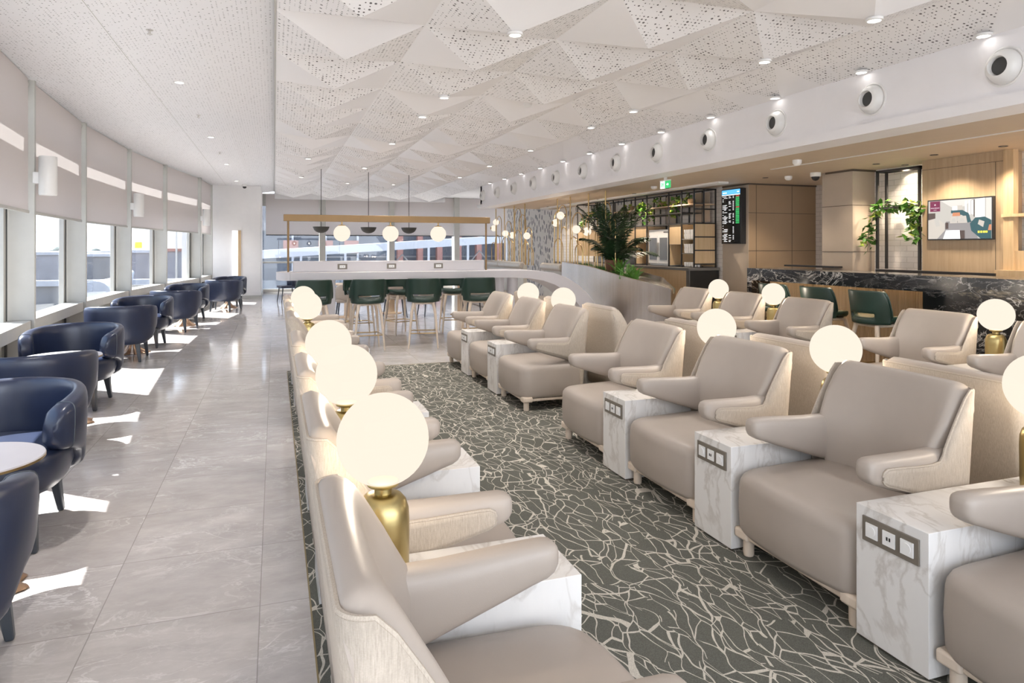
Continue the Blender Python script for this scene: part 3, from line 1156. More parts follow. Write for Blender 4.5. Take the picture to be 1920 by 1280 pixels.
for q, y in enumerate((5.86, 6.62, 7.38)):
    dup(ST, (6.36, y, 0), PI / 2 + math.radians(-4), 'dark green bar stool at the black marble bar, %s' % ['nearest', 'middle', 'farthest'][q], 'green stools at the marble bar')

# ------------------------------------------------------------------ long white high table with an arched end
t = thing('high_table', 'long white high table with arched right end, sockets on its raised divider', 'table', (0, 0, 0))
TY0, TY1 = 10.9, 11.75
ZT = 1.165
# top plus arch as one sweep in XZ
upper = [(.22, ZT), (1.2, ZT), (2.4, ZT), (3.4, ZT), (3.9, ZT), (4.25, 1.155), (4.55, 1.115), (4.8, 1.03), (5.02, .90), (5.2, .745), (5.34, .58), (5.44, .40), (5.50, .2), (5.52, 0)]
lower = [(.22, 1.045), (1.2, 1.045), (2.4, 1.045), (3.4, 1.045), (3.8, 1.04), (4.1, 1.025), (4.35, .985), (4.57, .91), (4.77, .80), (4.93, .66), (5.06, .51), (5.15, .36), (5.2, .18), (5.22, 0)]
rows_ = [[(u[0], TY0, u[1]), (u[0], TY1, u[1]), (l[0], TY1, l[1]), (l[0], TY0, l[1])] for u, l in zip(upper, lower)]
obj('tabletop', M().loops(rows_), 'table_white', t, angle=30, bevel=.006)
endc = [(.22, TY0)] + [(.22 - .2 * math.sin(PI * q / 12), (TY0 + TY1) / 2 - (TY1 - TY0) / 2 * math.cos(PI * q / 12)) for q in range(1, 12)] + [(.22, TY1)]
obj('rounded_end', M().prism(endc, ZT - 1.045, base=1.045), 'table_white', t, angle=30)
obj('divider', M().box(.27, 3.38, 11.16, 11.36, ZT - .002, 1.335), 'table_white', t, bevel=.01)
obj('leg', M().box(.72, .90, 11.0, 11.65, 0, 1.05), 'table_white', t, bevel=.01)
for x in (3.70, 3.95):
    obj('leg', M().lathe([(.001, 0), (.095, 0), (.095, 1.05), (.001, 1.05)], 28, (x, 11.35, 0)), 'table_white', t)
for x in (1.02, 1.80, 2.58):
    p_ = obj('socket_plate', M().box(x - .075, x + .075, 11.15, 11.163, 1.205, 1.29), 'plate_bronze', t, bevel=.003)
    mm = M().box(x - .045, x + .045, 11.145, 11.152, 1.225, 1.27)
    mm.cur = 1
    mm.box(x - .03, x - .022, 11.143, 11.146, 1.244, 1.250).box(x - .012, x - .004, 11.143, 11.146, 1.244, 1.250).box(x + .012, x + .02, 11.143, 11.146, 1.240, 1.254)
    obj('socket', mm, ['plastic_white', 'plastic_black'], p_)
# brass frame lamp standing on it
t = thing('frame_lamp', 'brass frame lamp with three white globes standing on the high table', 'lamp', (0, 11.26, ZT))
obj('beam', M().box(.13, 3.5, -.05, .05, .80, .905), 'beam_brass', t, bevel=.004)
for x in (.2, 3.44):
    obj('post', M().tube([(x, 0, 0), (x, 0, .81)], .016, 12), 'beam_brass', t)
for q, x in enumerate((1.02, 1.80, 2.60)):
    g = obj('globe', M().sphere((x, 0, .615), .132, 32, 16), 'globe_glow', t)
    obj('stem', M().lathe([(.012, .80), (.012, .755), (.055, .745), (.06, .735), (.03, .735)], 20, (x, 0, 0)), 'brass', t)
    bulb(t, (x, 0, .615), GLOBE_W * .8)

# pendants over the dining tables behind
PD = thing('pendant_lamp', 'x', 'lamp')
prof = [(.001, 0), (.06, .008), (.12, .035), (.16, .075), (.185, .13), (.19, .15), (.001, .15)]
obj('shade', M().lathe(prof, 32), 'pendant_dark', PD)
obj('cord', M().tube([(0, 0, .15), (0, 0, 1.5)], .008, 8), 'pendant_dark', PD)
pu = []
for q, (x, y) in enumerate(((1.03, 16.6), (2.14, 16.7), (3.12, 16.7))):
    place(PD, pu, (x, y, 1.89), 0, 'dark half-bowl pendant lamp on a thin cord behind the high table, %s' % ['left', 'middle', 'right'][q], 'dark bowl pendants')

# dining area behind: pedestal tables and side chairs
def dtable():
    t = thing('dining_table', 'x', 'table')
    obj('top', M().lathe([(.001, .72), (.38, .72), (.4, .735), (.4, .75), (.001, .75)], 40), 'pale_ash', t)
    obj('column', M().lathe([(.001, 0), (.25, 0), (.25, .015), (.1, .03), (.09, .06), (.085, .72), (.001, .72)], 28), 'light_wood', t)
    return t
DT = dtable()
du = []
for q, (x, y) in enumerate(((1.55, 15.6), (2.6, 16.2), (4.1, 15.4), (6.3, 14.8))):
    place(DT, du, (x, y, 0), 0, 'round wooden dining table behind the high table, %s' % pos[q], 'dining tables behind the high table')
def dchair(skin, name):
    t = thing('dining_chair', 'x', 'chair')
    obj('seat', M().box(-.24, .24, -.24, .22, .40, .47), skin, t, bevel=.03, seg=4)
    rows_ = []
    for k in range(13):
        f = -1 + 2 * k / 12
        a = math.radians(80 * f)
        top = .80 - .12 * abs(f) ** 3
        rows_.append([((.25 + .02 * u) * math.sin(a), (.23 + .04 * u) * math.cos(a), lerp(.44, top, u)) for u in (0, .5, 1)])
    obj('backrest', M().loops(rows_, closed=False, caps=False), skin, t, solid=.035, sub=1, angle=180)
    for sx in (-1, 1):
        for sy in (-1, 1):
            obj('leg', M().tube([(sx * .23, sy * .23, 0), (sx * .18, sy * .18, .42)], [.011, .018], 10), 'navy_leg', t)
    return t
DC = dchair('taupe_leather', '')
cu2 = []
for q, (x, y, r, w_) in enumerate(((1.45, 14.75, 180, 'left table'), (2.55, 15.3, 180, 'middle table'), (3.35, 15.3, 100, 'right table, left side'), (4.15, 14.5, 180, 'right table, near side'))):
    place(DC, cu2, (x, y, 0), math.radians(r), 'taupe upholstered dining chair behind the high table at the %s' % w_, 'taupe dining chairs')
BC = dchair('navy_leather', '')
BC.location = (.35, 20.6, 0)
BC.rotation_euler = (0, 0, math.radians(-75))
tag(BC, 'blue upholstered chair near the far end glazing, left of the high table', 'chair')

# ------------------------------------------------------------------ ceiling fittings
def downlight(watt=None, cone=104):
    t = thing('downlight', 'x', 'ceiling light')
    obj('trim', M().lathe([(.062, .012), (.062, -.006), (.047, -.008), (.047, .012)], 28), 'plastic_white', t)
    obj('diffuser', M().lathe([(.001, -.004), (.047, -.004), (.047, .01), (.001, .01)], 28), 'downlight_glow', t)
    spot(t, (0, 0, -.012), watt or SPOT_W, cone)
    return t
SPOT_W = 72
DL = downlight()
dlu = []
DLW = downlight(.6, 60)
dlw = []
cells = [(4, j) for j in range(-1, 11)] + [(3, -1), (3, 0), (3, 2), (3, 3), (3, 5), (3, 7), (3, 9), (1, 0), (1, 2), (1, 3), (1, 5), (1, 8), (1, 11), (0, 7), (0, 10), (2, 11)]
cn = {}
for i, j in cells:
    q = cn[i] = cn.get(i, -1) + 1
    x = (5.33 if i == 4 else i * PITCH + .6)
    where = {4: 'along the white bulkhead', 3: 'one row in from the bulkhead', 2: 'in the middle of the faceted ceiling', 1: 'on the window side of the faceted ceiling', 0: 'close to the flat ceiling strip'}[i]
    place(DLW if i == 4 else DL, dlw if i == 4 else dlu, (x, Y0 + j * PITCH + .6, ZL - .004), 0, 'round faceted-ceiling downlight, %s %s' % (ORD[q], where), 'downlights in the faceted ceiling')
for q, y in enumerate((4.45, 8.55, 12.6, 16.6, 20.7)):
    dup(DL, (-1.02, y, ZC - .006), 0, 'round downlight in the flat perforated ceiling by the windows, %s' % ORD[q], 'downlights in the flat ceiling')

# ------------------------------------------------------------------ air nozzles in the bulkhead
t = thing('air_nozzle', 'x', 'air vent')
m = M().lathe([(.001, .0), (.158, .0), (.158, -.006), (.146, -.012), (.138, -.004), (.134, -.004), (.13, -.03), (.115, -.062), (.096, -.082), (.078, -.090), (.074, -.084), (.07, -.05), (.001, -.04)], 40, axis='X')
obj('nozzle', m, 'plastic_white', t, angle=30)
obj('duct', M().lathe([(.001, -.0505), (.0705, -.0505), (.0705, -.052), (.001, -.052)], 24, axis='X'), 'frame_dark', t)
nu_ = []
for q in range(12):
    place(t, nu_, (5.4, 3.78 + 1.284 * q - (.03 if q == 1 else 0), 2.965), 0, 'round white air nozzle in the bulkhead, %s' % ORD[q], 'air nozzles along the bulkhead')

# smoke detectors, sprinklers, cameras, exit sign, recessed lights in the low ceiling
def lathing(name, label, cat, prof, mat_, loc, group=None):
    o = obj(name, M().lathe(prof, 28), mat_)
    o.location = loc
    return tag(o, label, cat, group)
DET = [(.001, .02), (.055, .02), (.055, -.008), (.045, -.02), (.03, -.032), (.001, -.036)]
lathing('smoke_detector', 'white smoke detector on the faceted ceiling, nearer one', 'smoke detector', DET, 'plastic_white', (2.95, 7.9, 3.315))
lathing('smoke_detector', 'white smoke detector on the faceted ceiling, farther one', 'smoke detector', DET, 'plastic_white', (2.95, 12.7, 3.315))
lathing('smoke_detector', 'white smoke detector on the low beige ceiling near the television', 'smoke detector', [(r, z * 1.3) for r, z in DET], 'plastic_white', (6.15, 6.87, 2.615))
lathing('smoke_detector', 'white smoke detector on the low beige ceiling beside the panelled column', 'smoke detector', [(r, z * 1.2) for r, z in DET], 'plastic_white', (7.4, 8.45, 2.615))
lathing('smoke_detector', 'white smoke detector on the low beige ceiling above the bar shelving', 'smoke detector', DET, 'plastic_white', (6.35, 10.6, 2.615))
for q, y in enumerate((6.6, 10.6, 14.6)):
    lathing('sprinkler', 'small ceiling sprinkler in the flat ceiling by the windows, %s' % ORD[q], 'sprinkler', [(.001, .0), (.03, 0), (.03, -.006), (.01, -.01), (.01, -.035), (.022, -.037), (.022, -.041), (.001, -.041)], 'steel', (-1.02, y, ZC + .002), 'ceiling sprinklers')
def camera_dome(loc, label):
    t = thing('security_camera', label, 'camera', loc)
    obj('mount', M().lathe([(.001, 0), (.075, 0), (.075, -.05), (.065, -.06), (.001, -.06)], 28), 'plastic_white', t)
    obj('dome', M().lathe([(.058, -.055), (.056, -.075), (.045, -.10), (.025, -.115), (.001, -.12)], 28), 'plastic_black', t)
camera_dome((7.45, 7.95, 2.642), 'white dome camera on the low ceiling beside the taupe column')
camera_dome((-.85, 21.9, ZC + .002), 'small dome camera on the ceiling before the far end wall')
for q, (x, y) in enumerate(((7.40, 5.2), (7.32, 5.95), (7.41, 6.85), (7.23, 8.76), (7.85, 6.8), (7.3, 4.3))):  # the last one is added to brighten the marble and wood shelves
    t = thing('recessed_light', 'small dark recessed spotlight in the low ceiling, %s from the camera' % ORD[q], 'ceiling light', (x, y, 2.64), 0, 'recessed spotlights in the low ceiling')
    obj('trim', M().lathe([(.038, .004), (.045, -.002), (.045, -.005), (.034, -.004), (.034, .004)], 24), 'frame_dark', t)
    spot(t, (0, 0, -.03), 34, 120, .03, (1, .84, .64))
for q, (x, y) in enumerate(((6.85, 12.2), (6.9, 13.9), (6.85, 15.4), (6.9, 16.9), (6.8, 10.9))):
    t = thing('recessed_light', 'small recessed spotlight in the low ceiling before the bar shelving, %s' % ORD[q], 'ceiling light', (x, y, 2.64), 0, 'recessed spotlights near the shelving')
    obj('trim', M().lathe([(.038, .004), (.045, -.002), (.045, -.005), (.034, -.004), (.034, .004)], 24), 'frame_dark', t)
    spot(t, (0, 0, -.03), 42, 130, .03, (1, .84, .66))
t = thing('exit_sign', 'green exit sign with a white arrow hanging from the low ceiling', 'exit sign', (5.7, 9.18, 0))
obj('bracket', M().box(-.01, .01, -.03, .03, 2.59, 2.64).box(-.02, .02, -.13, .13, 2.575, 2.592), 'plastic_white', t)
bd = obj('panel', M().box(-.012, .012, -.13, .0, 2.465, 2.578), 'exit_green', t)
obj('panel', M().box(-.012, .012, .0, .13, 2.465, 2.578), 'exit_white', t)
mm = M().box(-.015, -.0125, -.095, -.045, 2.515, 2.528)
mm.add([(-.015, -.085, 2.545), (-.015, -.085, 2.498), (-.015, -.112, 2.5215)], [(0, 1, 2)])
obj('arrow', mm, 'exit_white', bd)
mm = M()
for a_ in ((.03, .045, 2.49, 2.555), (.06, .075, 2.49, 2.555), (.045, .06, 2.52, 2.53), (.09, .105, 2.49, 2.555)):
    mm.box(-.015, -.0125, *a_)
obj('pictogram', mm, 'exit_green', t)

# lit slot on the end wall
t = thing('wall_light', 'tall lit white slot with a beige edge on the far end wall', 'wall light', (-1.05, 22.3, 0))
obj('diffuser', M().box(-.16, .0, -.03, 0, .70, 2.06), 'slot_glow', t)
obj('edge', M().box(.0, .085, -.05, 0, .69, 2.07), 'cabinet_wood', t)

# ------------------------------------------------------------------ black marble bar
t = thing('marble_bar', 'long black marble bar with white veins and a fluted wood front', 'bar counter', (6.65, 0, 0))
obj('top', M().box(0, .55, 5.54, 8.36, 1.205, 1.245).box(0, .04, 5.54, 8.36, 1.07, 1.205), 'black_marble', t, angle=1)
obj('end_block', M().box(0, .6, 3.2, 5.54, 0, 1.246), 'black_marble', t, angle=1)
obj('end_block', M().box(0, .6, 8.36, 8.46, 0, 1.246), 'black_marble', t, angle=1)
m = M()
y = 5.54
while y < 8.35:
    m.lathe([(.012, 0), (.012, 1.07)], 8, (.345, y + .012, 0))
    y += .026
m.box(.34, .5, 5.54, 8.36, 0, 1.2)
obj('fluted_front', m, 'fluted_wood', t)
obj('light_strip', M().box(.30, .315, 5.56, 8.34, 1.188, 1.2), 'led_strip', t)
obj('seam', M().box(-.001, .001, 5.028, 5.032, 0, 1.246), 'dark_void', t)
# back-bar rail and ledges on the right
tag(obj('counter_rail', M().box(7.56, 7.66, 5.42, 7.0, 1.215, 1.262), 'black_metal'), 'black rail shelf under the framed brick niche and the television', 'shelf')
tag(obj('counter_rail', M().box(7.45, 7.6, 7.6, 8.6, 1.262, 1.285), 'black_metal'), 'short black rail in front of the taupe column and panels', 'shelf')
t = thing('wall_shelving', 'light wood wall shelves with a box cabinet at the right edge', 'shelf', (0, 0, 0))
obj('upright', M().box(7.70, 7.78, 5.30, 5.41, 0, 2.64), 'cabinet_wood', t)
obj('shelf', M().box(7.68, 8.0, 3.2, 5.42, 1.89, 1.925), 'cabinet_wood', t)
obj('shelf', M().box(7.60, 8.0, 3.2, 5.44, 1.20, 1.30), 'cabinet_wood', t)
obj('cabinet', M().box(7.72, 8.0, 3.2, 5.36, 1.302, 1.515), 'cabinet_wood', t)
# ivy frame in the niche
t = thing('plant_trellis', 'black metal door-like frame before the white brick niche', 'frame', (7.72, 0, 0))
m = M()
for dx in (0, .16):
    m.box(dx - .014, dx + .014, 6.46, 6.49, 1.262, 2.585).box(dx - .014, dx + .014, 7.10, 7.13, 1.262, 2.585)
    m.box(dx - .014, dx + .014, 6.46, 7.13, 2.56, 2.588)
m.box(0, .16, 6.46, 6.49, 2.56, 2.585).box(0, .16, 7.10, 7.13, 2.56, 2.585)
m.box(-.02, .02, 6.46, 7.13, 2.06, 2.09)
obj('trellis', m, 'black_metal', t)

def ivy(path_list, n, name, label, cat, size, mats=('ivy_green', 'ivy_light'), spread=.07, seed=1, pot=None, frac=.3, group=None):
    rd = random.Random(seed)
    t = thing(name, label, cat, path_list[0][0], 0, group)
    o0 = Vector(path_list[0][0])
    vine = M()
    lv = M()
    for path in path_list:
        P = [Vector(q) - o0 for q in path]
        vine.tube(P, .004, 5)
        seg = [(a, b, (b - a).length) for a, b in zip(P, P[1:])]
        tot = sum(x[2] for x in seg)
        for k in range(int(n * tot)):
            u = rd.random() * tot
            for a, b, L in seg:
                if u <= L:
                    c = a + (b - a) * (u / L)
                    break
                u -= L
            c = c + Vector((rd.gauss(0, spread), rd.gauss(0, spread), rd.gauss(0, spread)))
            sz = size * rd.uniform(.6, 1.25)
            d = Vector((rd.uniform(-1, .4), rd.uniform(-1, 1), rd.uniform(-1, .2))).normalized()
            sd_ = d.cross(Vector((rd.uniform(-1, 1), rd.uniform(-1, 1), 1))).normalized()
            nn = d.cross(sd_)
            lv.cur = 1 if rd.random() < frac else 0
            pts = [c, c + sd_ * sz * .45 + d * sz * .1, c + sd_ * sz * .28 + d * sz * .45, c + d * sz, c - sd_ * sz * .28 + d * sz * .45, c - sd_ * sz * .45 + d * sz * .1, c + d * sz * .4 + nn * sz * .12]
            lv.add(pts, [(0, 1, 6), (1, 2, 6), (2, 3, 6), (3, 4, 6), (4, 5, 6), (5, 0, 6)])
    obj('vine', vine, 'stem_brown', t)
    obj('leaves', lv, list(mats), t, angle=180)
    if pot:
        obj('pot', M().lathe([(.001, 0), (.055, 0), (.07, .10), (.066, .10), (.05, .02)], 20, tuple(Vector(pot) - o0)), 'basket', t)
    return t
ivy([[(7.70, 7.13, 2.10), (7.70, 6.95, 2.12), (7.70, 6.75, 2.07), (7.70, 6.46, 2.10)], [(7.70, 7.13, 2.10), (7.68, 7.17, 1.9), (7.68, 7.18, 1.75)], [(7.68, 7.22, 1.8), (7.68, 7.24, 1.5)],
     [(7.70, 6.48, 2.1), (7.69, 6.47, 1.9), (7.69, 6.49, 1.6)], [(7.7, 6.6, 2.0), (7.68, 6.56, 1.7)]], 95, 'ivy_garland', 'green ivy garland draped over the black metal frame', 'plant', .095, spread=.045, seed=3, frac=.12)

# television
t = thing('television', 'wall television showing a bright lounge interior with a maroon logo square', 'television', (7.71, 0, 0))
obj('case', M().box(-.045, 0, 5.50, 6.32, 1.64, 2.135), 'plastic_black', t, bevel=.003)
def led(name, col, es=.30):
    plain(name, (.015, .015, .015), .35, emit=col, es=es * 1.7, var=.08, vs=12)
led('tv_wall', (.60, .57, .52))
led('tv_floor', (.32, .30, .30))
led('tv_cream', (.66, .60, .53))
led('tv_teal', (.02, .10, .12))
led('tv_white', (.92, .93, .94), .45)
led('tv_maroon', (.20, .005, .07))
led('tv_orange', (.70, .28, .14))
led('tv_brown', (.09, .06, .055))
led('tv_yellow', (.75, .62, .05), .6)
led('tv_ceiling', (.70, .67, .62), .35)
TVM = ['tv_wall', 'tv_floor', 'tv_cream', 'tv_teal', 'tv_white', 'tv_maroon', 'tv_orange', 'tv_brown', 'tv_yellow', 'tv_ceiling']
m = M()
LAY = [0]
def tvp(c, pts):
    """u from the left edge of the picture, v from its top, both 0..1"""
    LAY[0] += 1
    m.cur = TVM.index('tv_' + c)
    x = -.0455 - .0002 * LAY[0]
    m.add([(x, 6.305 - u * .79, 2.12 - v * .465) for u, v in pts], [tuple(range(len(pts)))])
tvp('wall', [(0, 0), (1, 0), (1, 1), (0, 1)])
tvp('floor', [(.30, .55), (.72, .55), (.80, 1), (.12, 1)])
tvp('ceiling', [(.2, 0), (.72, 0), (.60, .18), (.38, .18)])
tvp('white', [(.40, .17), (.50, .17), (.50, .27), (.40, .27)])
tvp('cream', [(.48, .15), (.56, .15), (.56, .27), (.48, .27)])
for a_ in (.60, .655, .70):
    tvp('white', [(a_, .05), (a_ + .03, .04), (a_ + .03, .40), (a_, .38)])
tvp('white', [(.76, .02), (.90, 0), (.90, .50), (.76, .46)])
tvp('ceiling', [(.92, .0), (1, 0), (1, .56), (.92, .5)])
tvp('brown', [(.735, .02), (.75, .02), (.75, .46), (.735, .45)])
tvp('brown', [(.0, .32), (.12, .32), (.12, .48), (.0, .5)])
tvp('teal', [(.38, .27), (.56, .27), (.66, .36), (.70, .58), (.62, .6), (.56, .40), (.38, .34)])
tvp('orange', [(.41, .33), (.52, .33), (.53, .42), (.40, .42)])
tvp('cream', [(.0, .50), (.15, .45), (.28, .62), (.28, .78), (.15, 1), (.0, 1)])
tvp('wall', [(.10, .48), (.17, .44), (.20, .66), (.13, .68)])
tvp('cream', [(.38, .42), (.46, .42), (.485, .60), (.36, .60)])
tvp('cream', [(.50, .42), (.62, .42), (.64, .60), (.49, .60)])
tvp('wall', [(.40, .48), (.45, .48), (.46, .57), (.38, .57)])
tvp('wall', [(.53, .48), (.58, .48), (.60, .57), (.51, .57)])
tvp('white', [(.30, .78), (.52, .78), (.53, 1), (.25, 1)])
tvp('brown', [(.52, .79), (.60, .79), (.60, 1), (.53, 1)])
tvp('brown', [(.29, .58), (.34, .58), (.34, .74), (.29, .75)])
tvp('teal', [(.68, .62), (.76, .48), (.90, .46), (1, .55), (1, 1), (.84, 1), (.70, .80)])
tvp('teal', [(.76, .62), (.98, .66), (.98, .9), (.80, .9)])
tvp('cream', [(.82, .53), (.90, .58), (.88, .72), (.80, .64)])
tvp('orange', [(.97, .66), (1, .66), (1, .8), (.95, .8)])
for a_ in (.80, .84, .88, .915):
    tvp('yellow', [(a_, .81), (a_ + .03, .81), (a_ + .03, .86), (a_, .86)])
tvp('maroon', [(.035, .01), (.205, .01), (.205, .28), (.035, .28)])
pic = obj('screen', m, TVM, t, angle=1)
m = M()
for k in range(8):
    a_ = k * PI / 4
    c_, s__ = math.cos(a_), math.sin(a_)
    x = -.0535
    oy, oz = 6.305 - .12 * .79, 2.12 - .105 * .465
    m.add([(x, oy + .004 * c_ - .002 * s__, oz + .004 * s__ + .002 * c_), (x, oy + .0135 * c_, oz + .0135 * s__), (x, oy + .004 * c_ + .002 * s__, oz + .004 * s__ - .002 * c_)], [(0, 1, 2)])
obj('emblem', m, 'tv_white', pic)
def text(name, body, loc, size, mat_, parent, rot=(PI / 2, 0, -PI / 2)):
    c = bpy.data.curves.new(name, 'FONT')
    c.body = body
    c.size = size
    c.align_x = 'CENTER'
    c.materials.append(MAT[mat_])
    tmp = bpy.data.objects.new(name, c)
    COL.objects.link(tmp)
    bpy.context.view_layer.update()
    me = bpy.data.meshes.new_from_object(tmp.evaluated_get(bpy.context.evaluated_depsgraph_get()))
    bpy.data.objects.remove(tmp)
    o = bpy.data.objects.new(name, me)
    COL.objects.link(o)
    o.parent = parent
    o.location = loc
    o.rotation_euler = rot
    return o
text('lettering', 'PLAZA PREMIUM', (-.0535, 6.305 - .12 * .79, 2.12 - .20 * .465), .0155, 'tv_white', pic)
text('lettering', 'LOUNGE', (-.0535, 6.305 - .12 * .79, 2.12 - .245 * .465), .010, 'tv_white', pic)

# departures screen
t = thing('departures_screen', 'tall black departures screen with a blue header on the panelled wall', 'screen', (7.57, 0, 0))
obj('case', M().box(-.11, 0, 9.655, 10.18, 1.615, 2.565), 'plastic_black', t, bevel=.003)
sc_ = obj('display', M().box(-.112, -.110, 9.67, 10.165, 1.63, 2.55), 'screen_black', t)
obj('header', M().box(-.1135, -.112, 9.67, 10.165, 2.47, 2.55), 'screen_blue', sc_)
rd = random.Random(4)
mw, mg, mr = M(), M(), M()
mw.box(-.115, -.1135, 10.03, 10.14, 2.495, 2.51).box(-.115, -.1135, 9.69, 9.745, 2.50, 2.515)
mw.box(-.1135, -.112, 9.67, 10.165, 2.455, 2.466)
z = 2.43
k = 0
while z > 1.65:
    for a_, b_ in ((10.145, 10.12), (10.105, 10.105 - rd.uniform(.05, .1)), (9.975, 9.975 - rd.uniform(.045, .07)), (9.865, 9.835)):
        if rd.random() < .62:
            mw.box(-.1132, -.112, b_, a_, z, z + .0055)
    if k in (0, 9):
        mr.box(-.1132, -.112, 9.69, 9.78, z - .002, z + .010)
    elif k < 23:
        mg.box(-.1132, -.112, 9.69, 9.785, z - .002, z + .009)
    z -= .021
    k += 1
obj('flight_rows', mw, 'led_white', sc_)
obj('status_green', mg, 'led_green', sc_)
obj('status_red', mr, 'led_red', sc_)

# ------------------------------------------------------------------ back-bar shelving, counter, fridge, cups
XS, XE = 7.07, 7.52
VY = [10.44, 10.836, 11.268, 12.074, 12.547, 13.02, 13.52, 14.3, 15.4]
t = thing('display_shelving', 'tall black metal shelving over the counter with light wood boxes', 'shelving', (0, 0, 0))
def bars(m, pts, r=.011):
    for a_, b_ in pts:
        a_, b_ = Vector(a_), Vector(b_)
        lo = Vector((min(a_.x, b_.x), min(a_.y, b_.y), min(a_.z, b_.z))) - Vector((r, r, r))
        hi = Vector((max(a_.x, b_.x), max(a_.y, b_.y), max(a_.z, b_.z))) + Vector((r, r, r))
        m.box(lo.x, hi.x, lo.y, hi.y, lo.z, hi.z)
m = M()
ZB, ZM, ZTT = 1.195, 1.985, 2.60
P_ = []
for k, y in enumerate(VY):
    P_ += [((XS, y, ZB if k < 6 else 1.19), (XS, y, ZTT)), ((XE, y, ZB), (XE, y, ZTT))]
for x in (XS, XE):
    P_ += [((x, VY[0], ZTT), (x, VY[-1], ZTT)), ((x, VY[0], ZM), (x, VY[-1], ZM))]
P_ += [((XS, VY[0], ZTT), (XE, VY[0], ZTT)), ((XS, VY[-1], ZTT), (XE, VY[-1], ZTT)), ((XS, VY[0], ZM), (XE, VY[0], ZM))]
P_ += [((XE, 11.7, ZM), (XE, 11.7, ZTT)), ((XE, 12.3, ZM), (XE, 12.3, ZTT)), ((XS + .2, VY[0], ZM), (XS + .2, VY[0], ZTT))]
for z in (1.255, 1.50, 1.74):
    P_ += [((XS, VY[0], z), (XE, VY[0], z))]
P_ += [((XS, VY[0], 2.24), (XE, VY[0], 2.24)), ((XS, VY[0], 2.34), (XS + .2, VY[0], 2.34))]
bars(m, P_)
obj('frame', m, 'black_metal', t, angle=1)
for a_, b_, z in ((10.45, 11.26, 2.34), (10.85, 11.9, 2.20), (11.28, 12.07, 2.34), (11.9, 12.54, 2.20), (12.56, 13.5, 2.33), (13.6, 14.9, 2.25)):
    obj('shelf', M().box(XS, XE, a_, b_, z - .018, z + .0), 'light_wood' if z > 2.3 else 'black_metal', t, angle=1)
obj('wood_box', M().box(XS + .005, XE - .005, 10.845, 11.26, 1.61, 1.975), 'cabinet_wood', t, angle=1)
obj('niche', M().box(XS + .25, XE - .005, 10.845, 11.26, 1.215, 1.605).box(XS + .02, XE, 11.245, 11.262, 1.215, 1.605), 'cabinet_wood', t, angle=1)
obj('wood_box', M().box(XS + .005, XE - .005, 12.085, 12.54, 1.75, 1.975), 'cabinet_wood', t, angle=1)
obj('niche', M().box(XS + .25, XE - .005, 12.085, 12.54, 1.215, 1.745).box(XS + .02, XE, 12.52, 12.54, 1.215, 1.745), 'cabinet_wood', t, angle=1)
obj('wood_box', M().box(XS + .005, XE - .005, 12.56, 13.50, 1.50, 1.975), 'cabinet_wood', t, angle=1)
obj('wood_box', M().box(XS + .005, XE - .005, 14.31, 15.39, 1.35, 1.975), 'cabinet_wood', t, angle=1)
for a_, b_ in ((1.265, 1.492), (1.508, 1.732), (1.748, 1.976)):
    obj('wood_panel', M().box(XS + .015, XE - .015, VY[0] - .004, VY[0] + .012, a_, b_), 'cabinet_wood', t, angle=1)
for z in (1.45, 1.71):
    obj('shelf', M().box(XS, XE, 10.45, 10.83, z - .016, z), 'steel', t, angle=1)
obj('back_panel', M().box(XE - .02, XE - .005, 10.45, 10.83, 1.2, 1.975), 'cabinet_wood', t, angle=1)
for a_, b_ in ((10.6, 11.05), (11.72, 12.07)):
    obj('back_panel', M().box(XE - .01, XE, a_, b_, 2.02, 2.57), 'taupe_laminate', t, angle=1)
# fridge
t = thing('glass_door_fridge', 'white fridge with two glass doors on the bar counter', 'fridge', (0, 0, 0))
obj('body', M().box(XS + .06, XE - .01, 11.29, 12.06, 1.20, 1.90), 'fridge_white', t, bevel=.004)
obj('header', M().box(XS + .03, XS + .065, 11.29, 12.06, 1.78, 1.90), 'fridge_white', t)
obj('logo_plate', M().box(XS + .025, XS + .031, 11.34, 11.50, 1.84, 1.86), 'frame_dark', t)
for a_, b_ in ((11.30, 11.67), (11.68, 12.05)):
    d_ = obj('door', M().box(XS + .02, XS + .06, a_, b_, 1.24, 1.775), 'fridge_white', t, bevel=.004)
    obj('glass', M().box(XS + .014, XS + .019, a_ + .05, b_ - .05, 1.31, 1.74), 'fridge_glass_dark', d_)
    obj('handle', M().box(XS + .0, XS + .02, (a_ + .01) if a_ > 11.5 else (b_ - .02), (a_ + .02) if a_ > 11.5 else (b_ - .01), 1.4, 1.65), 'steel', d_)
t = thing('bar_counter', 'high wood fronted bar counter with dark grey top under the black shelving', 'bar counter', (0, 0, 0))
obj('top', M().box(6.90, 7.56, 10.36, 16.5, 1.14, 1.19), 'counter_grey', t, bevel=.004)
obj('front', M().box(6.93, 6.99, 10.45, 16.4, 0, 1.14), 'cabinet_wood', t, angle=1)
obj('end_panel', M().box(6.93, 7.54, 10.37, 10.45, 0, 1.14), 'dark_void', t, angle=1)
obj('end_frame', M().box(6.915, 6.935, 10.365, 10.455, 0, 1.14), 'counter_grey', t, angle=1)
cup = obj('cup', M().lathe([(.001, 0), (.022, 0), (.030, .045), (.032, .082), (.029, .082), (.026, .04), (.001, .006)], 12), 'cup_white')
cup0 = True
